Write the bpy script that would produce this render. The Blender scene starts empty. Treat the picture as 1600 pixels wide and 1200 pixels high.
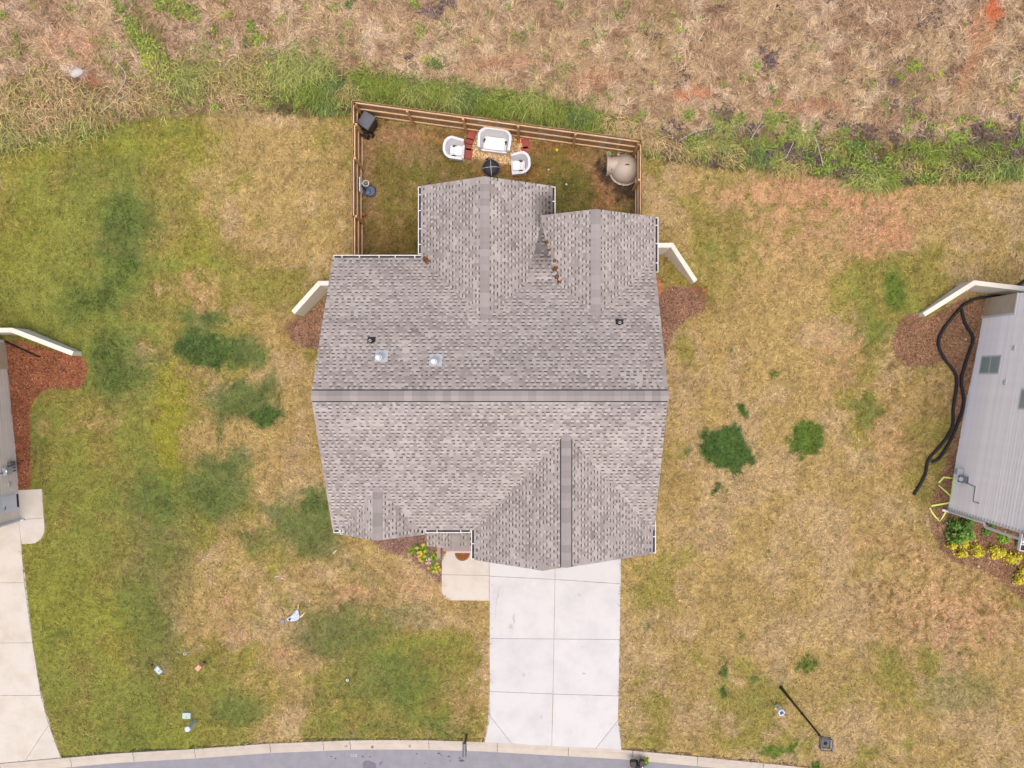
import bpy, math, random
import numpy as np
R = math.radians
rng = np.random.default_rng(7)
random.seed(7)
SC = bpy.context.scene
COL = SC.collection

# ------------------------------------------------------------------ camera
H, F, CX, CY = 34.0, 1217.0, 825.0, 588.0      # height, focal (px at 1600), point straight below the lens
cam_d = bpy.data.cameras.new('camera')
cam_d.sensor_width = 36.0
cam_d.lens = 36.0 * F / 1600.0
cam_d.shift_x = -(CX - 800) / 1600.0
cam_d.shift_y = -(600 - CY) / 1600.0
cam_d.clip_end = 3000
cam = bpy.data.objects.new('camera', cam_d)
cam.location = (0, 0, H)
COL.objects.link(cam)
SC.camera = cam

# ------------------------------------------------------------------ sky, sun, exposure
SUN_TILT, SUN_TURN = 11.0, -15.0
w = bpy.data.worlds.new('World'); SC.world = w; w.use_nodes = True
nt = w.node_tree; nt.nodes.clear()
sky = nt.nodes.new('ShaderNodeTexSky'); sky.sky_type = 'NISHITA'; sky.sun_disc = False
sky.sun_elevation = R(90 - SUN_TILT); sky.sun_rotation = R(180 + SUN_TURN)
sky.air_density = 1.0; sky.dust_density = 5.0; sky.ozone_density = 0.3
bg = nt.nodes.new('ShaderNodeBackground'); bg.inputs['Strength'].default_value = 0.15
wo = nt.nodes.new('ShaderNodeOutputWorld')
nt.links.new(sky.outputs[0], bg.inputs[0]); nt.links.new(bg.outputs[0], wo.inputs[0])
sl = bpy.data.lights.new('sun', 'SUN'); sl.energy = 0.6; sl.angle = R(50); sl.color = (1.0, 0.945, 0.83)
sun = bpy.data.objects.new('sun', sl); COL.objects.link(sun)
sun.rotation_euler = (R(SUN_TILT), 0, R(SUN_TURN))
vs = SC.view_settings
vs.view_transform = 'Standard'; vs.look = 'None'; vs.gamma = 1.0; vs.use_curve_mapping = False
vs.exposure = 0.82

# ------------------------------------------------------------------ helpers: colours, plan coordinates, noise
ALB = 0.66
def lin1(v):
    v = v / 255.0
    return v / 12.92 if v <= 0.04045 else ((v + 0.055) / 1.055) ** 2.4
def C(r, g, b, k=None):
    k = ALB if k is None else k
    return np.array([lin1(r) * k, lin1(g) * k, lin1(b) * k])
def W(px, py, z=0.0):
    s = (H - z) / F
    return np.array([(px - CX) * s, (CY - py) * s, z])
def sstep(a, b, x):
    t = np.clip((x - a) / (b - a), 0, 1)
    return t * t * (3 - 2 * t)
TAB = np.random.default_rng(3).random((256, 256))
def vn(x, y, s=0):
    x = np.asarray(x, float) + s * 17.31; y = np.asarray(y, float) + s * 9.77
    xi = np.floor(x).astype(int); yi = np.floor(y).astype(int)
    fx = x - xi; fy = y - yi
    fx = fx * fx * (3 - 2 * fx); fy = fy * fy * (3 - 2 * fy)
    a = TAB[xi & 255, yi & 255]; b = TAB[(xi + 1) & 255, yi & 255]
    c = TAB[xi & 255, (yi + 1) & 255]; d = TAB[(xi + 1) & 255, (yi + 1) & 255]
    return (a * (1 - fx) + b * fx) * (1 - fy) + (c * (1 - fx) + d * fx) * fy
def fbm(x, y, s=0, o=4):
    t = 0; a = 0.5; n = 0
    for i in range(o):
        t = t + a * vn(x * 2 ** i, y * 2 ** i, s + i); n += a; a *= 0.55
    return t / n
def inpoly(px, py, poly):
    px = np.asarray(px, float); py = np.asarray(py, float)
    r = np.zeros(px.shape, bool); n = len(poly); j = n - 1
    for i in range(n):
        xi, yi = poly[i]; xj, yj = poly[j]
        if yi != yj:
            r ^= ((yi > py) != (yj > py)) & (px < (xj - xi) * (py - yi) / (yj - yi) + xi)
        j = i
    return r

# ------------------------------------------------------------------ terrain height
def wside(x, y, a, b):      # signed distance to the line a-b (positive on its right)
    d = b - a; d = d / np.linalg.norm(d)
    return (x - a[0]) * d[1] - (y - a[1]) * d[0]
WING = {   # outer top edge points (plan px, top height) from house to free end
    'main_left': [((520, 438.7), 1.85), ((497.2, 438.7), 1.8), ((455, 485.5), 1.38)],
    'main_right': [((1020, 379.2), 2.15), ((1051.7, 379.2), 2.1), ((1090, 437), 0.85)],
    'right_house': [((1640, 452), 1.9), ((1522, 437.7), 1.7), ((1441.6, 488.6), 0.85)],
    'left_house': [((-40, 512), 1.9), ((19, 512), 1.7), ((115, 549), 1.0)],
}
WPTS = {k: [W(p[0], p[1], z) for p, z in v] for k, v in WING.items()}
CURB_BACK = [(-900, 1330), (-200, 1216), (0, 1193), (180, 1177), (303, 1170), (421, 1161.5), (560, 1156), (660, 1156), (757, 1159), (860, 1165), (971, 1171), (1090, 1182), (1250, 1198), (1400, 1218), (1700, 1268), (2600, 1450)]
CURB_FRONT = [(x, y + (16.5 if 100 < x < 1500 else 17)) for x, y in CURB_BACK]
CBX = np.array([W(*p)[0] for p in CURB_BACK]); CBY = np.array([W(*p)[1] for p in CURB_BACK])
def hz(x, y):
    x = np.asarray(x, float); y = np.asarray(y, float)
    nat = (1.5 - .6 * sstep(5.0, 8.0, x)) * sstep(-1.5, 6.2, y) + 0.05 * np.clip(y - 11, 0, 60) * sstep(11, 14, y)
    z = nat
    # each house keeps a low bed below its wing wall
    for k, (ctr, rad) in {'main_left': (W(497, 478), 2.6), 'main_right': (W(1046, 440), 2.9),
                          'right_house': (W(1520, 500), 3.6), 'left_house': (W(30, 575), 3.8)}.items():
        P = WPTS[k]
        sg = 1 if k in ('main_right', 'left_house') else -1
        s1 = sg * wside(x, y, P[0], P[1]); s2 = sg * wside(x, y, P[1], P[2])
        s = np.minimum(s1, s2)
        d = np.hypot(x - ctr[0], (y - ctr[1]))
        f = sstep(0.04, 0.16, s) * (1 - sstep(rad * 0.55, rad, d))
        z = z * (1 - f) + (0.08 + 0.02 * y) * f
    # lawn gives way to the road
    cb = np.interp(x, CBX, CBY)
    z = np.where(y < cb + 0.02, -0.35, z)
    return z
def G(px, py, dz=0.0):
    z = 0.0
    for _ in range(6):
        p = W(px, py, z); z = float(hz(p[0], p[1])) if py < 1150 else 0.0
    p = W(px, py, z); p[2] += dz
    return p
def to_px(x, y, z):
    s = F / (H - z)
    return CX + x * s, CY - y * s

# ------------------------------------------------------------------ helpers: materials
def mat(name, col=(.5, .5, .5), rough=0.7, metal=0.0, noise=0.0, scale=8.0, bump=0.0, attr=False, rand=0.0, spec=0.3, stretch=None, col2=None, trans=0.0):
    m = bpy.data.materials.new(name); m.use_nodes = True
    t = m.node_tree; n = t.nodes; L = t.links
    b = n['Principled BSDF']
    b.inputs['Roughness'].default_value = rough; b.inputs['Metallic'].default_value = metal
    b.inputs['Specular IOR Level'].default_value = spec
    col = tuple(float(v) for v in col)
    if attr:
        a = n.new('ShaderNodeAttribute'); a.attribute_name = 'Col'; src = a.outputs['Color']
    else:
        a = n.new('ShaderNodeRGB'); a.outputs[0].default_value = (*col, 1); src = a.outputs[0]
    if noise > 0 or bump > 0:
        tc = n.new('ShaderNodeTexCoord'); mp = n.new('ShaderNodeMapping')
        if stretch: mp.inputs['Scale'].default_value = stretch
        L.new(tc.outputs['Object'], mp.inputs[0])
        no = n.new('ShaderNodeTexNoise'); no.inputs['Scale'].default_value = scale
        no.inputs['Detail'].default_value = 6; no.inputs['Roughness'].default_value = 0.62
        L.new(mp.outputs[0], no.inputs['Vector'])
        if noise > 0:
            mr = n.new('ShaderNodeMapRange'); mr.inputs['From Min'].default_value = .25; mr.inputs['From Max'].default_value = .75
            mr.inputs['To Min'].default_value = 1 - noise; mr.inputs['To Max'].default_value = 1 + noise
            L.new(no.outputs['Fac'], mr.inputs[0])
            if col2 is not None:
                mx = n.new('ShaderNodeMix'); mx.data_type = 'RGBA'
                mx.inputs['B'].default_value = (*[float(v) for v in col2], 1)
                mr2 = n.new('ShaderNodeMapRange'); mr2.inputs['From Min'].default_value = .42; mr2.inputs['From Max'].default_value = .68
                L.new(no.outputs['Fac'], mr2.inputs[0]); L.new(mr2.outputs[0], mx.inputs['Factor'])
                L.new(src, mx.inputs['A']); src = mx.outputs['Result']
            hs = n.new('ShaderNodeHueSaturation'); L.new(mr.outputs[0], hs.inputs['Value']); L.new(src, hs.inputs['Color']); src = hs.outputs[0]
        if bump > 0:
            bp = n.new('ShaderNodeBump'); bp.inputs['Strength'].default_value = bump; bp.inputs['Distance'].default_value = 0.02
            L.new(no.outputs['Fac'], bp.inputs['Height']); L.new(bp.outputs[0], b.inputs['Normal'])
    if rand > 0:
        oi = n.new('ShaderNodeObjectInfo'); mr = n.new('ShaderNodeMapRange')
        mr.inputs['To Min'].default_value = 1 - rand; mr.inputs['To Max'].default_value = 1 + rand
        L.new(oi.outputs['Random'], mr.inputs[0])
        hs = n.new('ShaderNodeHueSaturation'); L.new(mr.outputs[0], hs.inputs['Value']); L.new(src, hs.inputs['Color']); src = hs.outputs[0]
    L.new(src, b.inputs['Base Color'])
    return m

MT = {}
MT['ground'] = mat('ground_soil', attr=True, rough=0.95, noise=0.22, scale=5.0, bump=0.5, spec=0.1)
MT['grass'] = mat('grass_blades', attr=True, rough=0.85, spec=0.15)
MT['leaf'] = mat('leaves', attr=True, rough=0.6, spec=0.3)
MT['chip'] = mat('chips', attr=True, rough=0.9, spec=0.1)
MT['shingle'] = mat('asphalt_shingle', attr=True, rough=0.95, noise=0.10, scale=38, bump=0.25, spec=0.15)
MT['cap'] = mat('ridge_cap', C(168, 159, 154), rough=0.95, noise=0.10, scale=30, rand=0.14, spec=0.15)
MT['black'] = mat('black_plastic', (.012, .012, .014), rough=0.45, noise=0.2, scale=10)
MT['blackmetal'] = mat('black_metal', (.016, .014, .013), rough=0.4, spec=0.5, noise=0.2, scale=20)
MT['vent'] = mat('vent_mesh_black', (.02, .02, .022), rough=0.8, noise=0.2, scale=20)
MT['white'] = mat('white_trim', C(236, 234, 234), rough=0.5, noise=0.05, scale=6)
MT['gutterin'] = mat('gutter_inside_dark', C(70, 62, 66), rough=0.8, noise=0.3, scale=9)  # dark tone for the gutter floors
MT['concrete'] = mat('concrete_pale', C(238, 234, 230, .56), rough=0.85, noise=0.05, scale=0.9, bump=0.08, col2=C(222, 219, 218, .54), rand=0.025, spec=0.2)
MT['walk'] = mat('concrete_warm', C(240, 230, 216, .55), rough=0.85, noise=0.05, scale=1.2, bump=0.08, col2=C(226, 212, 194, .53), rand=0.02, spec=0.2)
MT['oldconc'] = mat('concrete_tan', C(222, 208, 192, .56), rough=0.88, noise=0.10, scale=2.0, bump=0.15, rand=0.04, spec=0.2)
MT['joint'] = mat('joint_dark', C(200, 192, 186), rough=0.95, noise=0.15, scale=5)
MT['wall'] = mat('poured_concrete', C(234, 224, 206, .78), rough=0.8, noise=0.07, scale=1.5, bump=0.1)
MT['found'] = mat('foundation_concrete', C(214, 198, 172), rough=0.85, noise=0.14, scale=1.2, bump=0.1, col2=C(196, 168, 128))
MT['asphalt'] = mat('asphalt', C(174, 171, 177, .5), rough=0.9, noise=0.12, scale=2.6, bump=0.2, spec=0.2)
MT['patch'] = mat('asphalt_patch', C(128, 120, 134), rough=0.9, noise=0.15, scale=9)
MT['tar'] = mat('tar_mark', C(92, 86, 98), rough=0.8, noise=0.2, scale=9)
MT['paint'] = mat('road_paint', C(214, 210, 218), rough=0.8, noise=0.1, scale=20)
MT['mark'] = mat('kerb_stamp', C(150, 132, 116), rough=0.9, noise=0.1, scale=20)
MT['fence'] = mat('cedar_board', C(172, 134, 98, .78), rough=0.8, noise=0.22, scale=3.0, rand=0.14, stretch=(14, 14, 1.2), bump=0.2)
MT['fencegrey'] = mat('grey_board', C(186, 160, 142), rough=0.85, noise=0.22, scale=3.0, rand=0.1, stretch=(14, 14, 1.2), bump=0.2)  # lighter grey tone for a few rear pickets
MT['rail'] = mat('pine_rail', C(226, 190, 148, .85), rough=0.8, noise=0.16, scale=4.0, rand=0.07, bump=0.15)
MT['post'] = mat('pine_post', C(204, 156, 104, .8), rough=0.8, noise=0.2, scale=5.0, rand=0.07, bump=0.2)
MT['wicker'] = mat('white_wicker', C(246, 245, 247, .72), rough=0.55, noise=0.06, scale=60, bump=0.5)
MT['cushion'] = mat('white_cushion', C(246, 245, 247, .72), rough=0.85, noise=0.04, scale=5, bump=0.15)
MT['brickred'] = mat('red_paver', C(186, 96, 90), rough=0.85, noise=0.2, scale=14, rand=0.12, bump=0.3)
MT['beige'] = mat('beige_plastic', C(206, 190, 176), rough=0.5, noise=0.06, scale=4, bump=0.05)
MT['galv'] = mat('galvanised', C(205, 216, 226), rough=0.35, metal=0.35, noise=0.06, scale=8, spec=0.5)
MT['galvd'] = mat('galvanised_dull', C(214, 218, 220), rough=0.5, metal=0.3, noise=0.08, scale=8)
MT['steel'] = mat('grey_steel', C(128, 130, 138), rough=0.45, metal=0.3, noise=0.15, scale=8)
MT['blueplastic'] = mat('blue_plastic', C(96, 108, 138), rough=0.45, noise=0.1, scale=6)
MT['lid'] = mat('grey_lid', C(108, 108, 118), rough=0.5, noise=0.1, scale=8)
MT['mauve'] = mat('mauve_board', C(176, 146, 146), rough=0.7, noise=0.12, scale=6, rand=0.08)  # mauve tone for the porch steps and side curb
MT['mat'] = mat('coir_mat', C(160, 98, 52), rough=0.95, noise=0.25, scale=30, bump=0.5)
MT['matdark'] = mat('coir_pattern', C(104, 66, 40), rough=0.95, noise=0.2, scale=30)
MT['siding'] = mat('siding_light_grey', C(246, 238, 232, .93), rough=0.6, noise=0.04, scale=3, rand=0.05)
MT['sidingtan'] = mat('siding_taupe', C(222, 208, 192, .8), rough=0.6, noise=0.05, scale=3, rand=0.03)
MT['glass'] = mat('window_glass', C(168, 190, 180), rough=0.3, spec=0.8, noise=0.1, scale=2)
MT['door'] = mat('door_white', C(232, 234, 240), rough=0.45, noise=0.03, scale=4)
MT['dark'] = mat('dark_grey', C(58, 54, 60), rough=0.6, noise=0.15, scale=8)
MT['lime'] = mat('lime_hose', C(226, 240, 120), rough=0.55, noise=0.06, scale=6)
MT['palegreen'] = mat('pale_green_plastic', C(196, 214, 200), rough=0.5, noise=0.05, scale=6)
MT['paleblue'] = mat('pale_blue_plastic', C(206, 220, 232), rough=0.5, noise=0.05, scale=6)
MT['peach'] = mat('peach_plastic', C(226, 172, 140), rough=0.6, noise=0.06, scale=6)
MT['orange'] = mat('orange_rubber', C(238, 106, 40), rough=0.5, noise=0.1, scale=10)
MT['basket'] = mat('basketball_rubber', C(178, 98, 62), rough=0.6, noise=0.1, scale=30)
MT['yellow'] = mat('yellow_felt', C(226, 220, 40), rough=0.8, noise=0.1, scale=20)
MT['gold'] = mat('yellow_plastic', C(232, 196, 110), rough=0.6, noise=0.1, scale=20)
MT['mint'] = mat('mint_plastic', C(178, 206, 166), rough=0.5, noise=0.05, scale=6)
MT['hydrant'] = mat('hydrant_white', C(236, 240, 246), rough=0.4, noise=0.05, scale=10)
MT['bluemetal'] = mat('blue_metal', C(96, 122, 168), rough=0.4, noise=0.1, scale=10)
MT['leather'] = mat('dark_brown_leather', C(74, 62, 60), rough=0.55, noise=0.15, scale=14)
MT['redpaint'] = mat('dark_red_paint', C(70, 22, 24), rough=0.25, spec=0.6, noise=0.05, scale=5)
MT['chrome'] = mat('chrome', C(222, 226, 232), rough=0.15, metal=0.9, noise=0.03, scale=5)
MT['rubber'] = mat('tyre_rubber', (.02, .02, .02), rough=0.8, noise=0.2, scale=15)
MT['pink'] = mat('pink_cloth', C(226, 178, 186), rough=0.8, noise=0.1, scale=10)
MT['cloth'] = mat('white_blue_cloth', C(226, 230, 240), rough=0.8, noise=0.12, scale=9, col2=C(164, 186, 212))
MT['rust'] = mat('leaf_litter', C(150, 92, 58), rough=0.9, noise=0.3, scale=20)
MT['bark'] = mat('bark', C(120, 96, 76), rough=0.9, noise=0.2, scale=12)
MT['stone'] = mat('stone_pale', C(214, 206, 200), rough=0.85, noise=0.15, scale=8)

# ------------------------------------------------------------------ helpers: geometry
class MB:
    def __init__(s): s.v = []; s.f = []; s.c = None
    def add(s, vs, fs, col=None):
        o = len(s.v); s.v += [tuple(map(float, p)) for p in vs]; s.f += [tuple(i + o for i in f) for f in fs]
        if col is not None:
            if s.c is None: s.c = [(1, 1, 1)] * o
            s.c += [tuple(col)] * len(vs)
        return s
    def box(s, lo, hi, col=None):
        (a, b, c), (d, e, f) = lo, hi
        return s.add([(a, b, c), (d, b, c), (d, e, c), (a, e, c), (a, b, f), (d, b, f), (d, e, f), (a, e, f)],
                     [(0, 3, 2, 1), (4, 5, 6, 7), (0, 1, 5, 4), (1, 2, 6, 5), (2, 3, 7, 6), (3, 0, 4, 7)], col)
    def hexa(s, bot, top, col=None):      # two quads, both counter-clockwise from above
        return s.add(list(bot) + list(top), [(0, 3, 2, 1), (4, 5, 6, 7), (0, 1, 5, 4), (1, 2, 6, 5), (2, 3, 7, 6), (3, 0, 4, 7)], col)
    def prism(s, poly, z0, z1, col=None):
        n = len(poly)
        a = sum(poly[i][0] * poly[(i + 1) % n][1] - poly[(i + 1) % n][0] * poly[i][1] for i in range(n))
        if a < 0: poly = poly[::-1]
        g0 = z0 if callable(z0) else (lambda x, y: z0); g1 = z1 if callable(z1) else (lambda x, y: z1)
        vs = [(p[0], p[1], g0(p[0], p[1])) for p in poly] + [(p[0], p[1], g1(p[0], p[1])) for p in poly]
        return s.add(vs, [tuple(range(n))[::-1], tuple(range(n, 2 * n))] + [(i, (i + 1) % n, n + (i + 1) % n, n + i) for i in range(n)], col)
    def tube(s, path, r, n=8, cap=True, up=(0, 0, 1), flat=1.0, col=None):
        P = [np.array(p, float) for p in path]; m = len(P)
        rr = r if hasattr(r, '__len__') else [r] * m
        vs = []
        for i in range(m):
            d = P[min(i + 1, m - 1)] - P[max(i - 1, 0)]; d /= (np.linalg.norm(d) + 1e-9)
            u = np.array(up, float)
            if abs(d @ u) > .95: u = np.array((1., 0, 0))
            a = np.cross(d, u); a /= np.linalg.norm(a); b = np.cross(a, d)
            for k in range(n):
                t = 2 * math.pi * k / n
                vs.append(P[i] + rr[i] * (math.cos(t) * a + math.sin(t) * b * flat))
        fs = []
        for i in range(m - 1):
            for k in range(n):
                k2 = (k + 1) % n
                fs.append((i * n + k, i * n + k2, (i + 1) * n + k2, (i + 1) * n + k))
        if cap: fs += [tuple(range(n))[::-1], tuple(range((m - 1) * n, m * n))]
        return s.add(vs, fs, col)
    def lathe(s, prof, n=20, c=(0, 0, 0), sx=1.0, sy=1.0, col=None, capb=True, capt=True):
        vs = []; m = len(prof)
        for r, z in prof:
            for k in range(n):
                t = 2 * math.pi * k / n
                vs.append((c[0] + r * sx * math.cos(t), c[1] + r * sy * math.sin(t), c[2] + z))
        fs = []
        for i in range(m - 1):
            for k in range(n):
                k2 = (k + 1) % n
                fs.append((i * n + k, i * n + k2, (i + 1) * n + k2, (i + 1) * n + k))
        if capb: fs.append(tuple(range(n))[::-1])
        if capt: fs.append(tuple(range((m - 1) * n, m * n)))
        return s.add(vs, fs, col)
    def mesh(s, name, m, org=(0, 0, 0), smooth=False, bevel=0):
        me = bpy.data.meshes.new(name)
        o = np.array(org)
        me.from_pydata([tuple(np.array(p) - o) for p in s.v], [], s.f)
        if s.c is not None:
            a = me.color_attributes.new('Col', 'FLOAT_COLOR', 'POINT')
            a.data.foreach_set('color', np.array([(*c, 1) for c in s.c], np.float32).ravel())
        me.materials.append(MT[m])
        if smooth: me.polygons.foreach_set('use_smooth', [True] * len(me.polygons))
        me.update()
        return me
    def build(s, name, m, parent=None, org=None, smooth=False, bevel=0.0, label=None):
        if org is None: org = (0, 0, 0) if parent is None else ORG.get(parent.name, (0, 0, 0))
        me = s.mesh(name, m, org, smooth)
        o = bpy.data.objects.new(name, me); COL.objects.link(o)
        if parent is not None:
            o.parent = parent; ORG[o.name] = org
        else:
            o.location = org; ORG[o.name] = org
        if bevel > 0:
            b = o.modifiers.new('bevel', 'BEVEL'); b.width = bevel; b.segments = 2; b.limit_method = 'ANGLE'
        if smooth and bevel == 0:
            try: me.set_sharp_from_angle(angle=R(40))
            except Exception: pass
        if label: o['label'] = label
        return o
ORG = {}
def tag(o, label=None, cat=None, group=None, kind=None):
    if label: o['label'] = label
    if cat: o['category'] = cat
    if group: o['group'] = group
    if kind: o['kind'] = kind
    return o
def thing(name, label, cat, loc=(0, 0, 0), rz=0.0, group=None, local=False):
    o = bpy.data.objects.new(name, None); COL.objects.link(o)
    o.empty_display_size = 0.2
    o.location = tuple(float(v) for v in loc); o.rotation_euler = (0, 0, rz)
    ORG[o.name] = (0, 0, 0) if local else tuple(float(v) for v in loc)
    return tag(o, label, cat, group)
def dup(root, loc, rz=0.0, label=None, scale=1.0):
    r = root.copy(); COL.objects.link(r); r.location = tuple(float(v) for v in loc); r.rotation_euler = (0, 0, rz); r.scale = (scale,) * 3
    if label: r['label'] = label
    for ch in root.children:
        c = ch.copy(); COL.objects.link(c); c.parent = r
        for g in ch.children:
            d = g.copy(); COL.objects.link(d); d.parent = c
    return r
def share(name, me, parent, loc=(0, 0, 0), rot=(0, 0, 0)):
    o = bpy.data.objects.new(name, me); COL.objects.link(o); o.parent = parent
    o.location = tuple(float(v) for v in loc); o.rotation_euler = rot
    ORG[o.name] = (0, 0, 0)
    return o
def np_mesh(name, co, tris, col, m, kind='stuff', label=None, cat=None, parent=None, quads=False):
    me = bpy.data.meshes.new(name)
    k = 4 if quads else 3
    n = len(co); t = len(tris)
    me.vertices.add(n); me.vertices.foreach_set('co', np.ascontiguousarray(co, np.float32).ravel())
    me.loops.add(t * k); me.loops.foreach_set('vertex_index', np.ascontiguousarray(tris, np.int32).ravel())
    me.polygons.add(t)
    me.polygons.foreach_set('loop_start', np.arange(0, t * k, k, dtype=np.int32))
    try: me.polygons.foreach_set('loop_total', np.full(t, k, np.int32))
    except Exception: pass
    a = me.color_attributes.new('Col', 'FLOAT_COLOR', 'POINT')
    c4 = np.ones((n, 4), np.float32); c4[:, :3] = col
    a.data.foreach_set('color', c4.ravel())
    me.materials.append(MT[m]); me.update(calc_edges=True); me.validate()
    o = bpy.data.objects.new(name, me); COL.objects.link(o)
    if parent is not None: o.parent = parent
    return tag(o, label, cat, None, kind)
def blades(P, yaw, ln, wd, tilt, col, segs=1, droop=0.9):
    """P (n,3) bases; returns co, tris, col of strips of blades."""
    n = len(P); d = np.stack([np.cos(yaw), np.sin(yaw)], 1); s = np.stack([-d[:, 1], d[:, 0]], 1)
    if segs == 1:
        co = np.zeros((n, 3, 3)); hw = (wd / 2)[:, None]
        co[:, 0, :2] = P[:, :2] - s * hw; co[:, 1, :2] = P[:, :2] + s * hw
        co[:, 2, :2] = P[:, :2] + d * (ln * np.cos(tilt))[:, None]
        co[:, 0, 2] = co[:, 1, 2] = P[:, 2]; co[:, 2, 2] = P[:, 2] + ln * np.sin(tilt)
        return co.reshape(-1, 3), np.arange(3 * n).reshape(n, 3), np.repeat(col, 3, 0)
    rows = segs + 1; co = np.zeros((n, rows, 2, 3)); cur = P.copy(); tl = tilt.copy()
    for i in range(rows):
        hw = (wd / 2 * (1 - 0.85 * i / segs))[:, None]
        co[:, i, 0, :2] = cur[:, :2] - s * hw; co[:, i, 1, :2] = cur[:, :2] + s * hw
        co[:, i, 0, 2] = co[:, i, 1, 2] = cur[:, 2]
        st = ln / segs
        cur = cur + np.concatenate([d * (st * np.cos(tl))[:, None], (st * np.sin(tl))[:, None]], 1)
        tl = tl - droop / segs
    base = np.arange(n)[:, None] * (rows * 2)
    tr = []
    for i in range(segs):
        a = 2 * i
        tr.append(np.concatenate([base + a, base + a + 1, base + a + 3], 1)); tr.append(np.concatenate([base + a, base + a + 3, base + a + 2], 1))
    return co.reshape(-1, 3), np.concatenate(tr, 0), np.repeat(col, rows * 2, 0)

# ------------------------------------------------------------------ plan: areas of the ground (plan px)
FIELD = [(-2000, 300), (-300, 262), (0, 236), (100, 203), (200, 187), (300, 178), (400, 172), (480, 182), (556, 180), (700, 190), (1000, 234), (1010, 246), (1100, 262), (1200, 266), (1300, 276), (1400, 290), (1500, 284), (1600, 280), (2200, 260), (4000, 200)]
FX = np.array([p[0] for p in FIELD], float); FY = np.array([p[1] for p in FIELD], float)
DRIVE = [(765, 790), (765, 1085), (762, 1125), (757, 1160), (860, 1166), (971, 1172), (966, 1110), (966.5, 1085), (970, 870), (970, 790)]
WALKP = [(697, 863), (690.5, 875), (690, 922), (694, 932), (703, 938), (765, 938), (765, 850), (697, 850)]
LWALK = [(26, 766), (66, 763.5), (70, 822), (70, 832), (64, 843), (55, 849), (34, 850.5), (28, 812)]
LDRIVE = [(-120, 842), (0, 818), (30, 812), (34, 850), (42, 925), (52, 1010), (63, 1076), (80, 1140), (96, 1184), (-60, 1198)]
MULCH = {
    'left_house': [(8, 530), (105, 552), (122, 552), (135, 566), (137, 582), (130, 602), (115, 611), (98, 606), (80, 606), (64, 612), (53, 624), (47, 640), (47, 700), (48, 762), (20, 766)],
    'main_left': [(510, 462), (474, 494), (455, 500), (448, 520), (457, 535), (478, 543), (500, 545), (520, 470)],
    'main_right': [(1020, 470), (1050, 446), (1095, 452), (1105, 470), (1098, 488), (1070, 500), (1056, 515), (1045, 540), (1040, 558), (1020, 560)],
    'front': [(570, 835), (600, 858), (640, 872), (668, 896), (690, 915), (690, 868), (660, 830)],
    'right_house': [(1538, 465), (1500, 468), (1450, 498), (1420, 490), (1400, 510), (1393, 545), (1410, 572), (1450, 572), (1480, 560), (1492, 590), (1490, 660), (1484, 700), (1470, 740), (1452, 790), (1456, 830), (1470, 860), (1495, 880), (1535, 892), (1570, 915), (1600, 938), (1680, 990), (1680, 820), (1500, 800)],
}
CHIPS = [(738, 200), (828, 216), (820, 258), (782, 256), (735, 244)]
HOUSE_FOOT = [(545, 430), (660, 430), (680, 320), (850, 320), (850, 360), (1000, 360), (1000, 830), (760, 830), (690, 800), (545, 800)]

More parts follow.
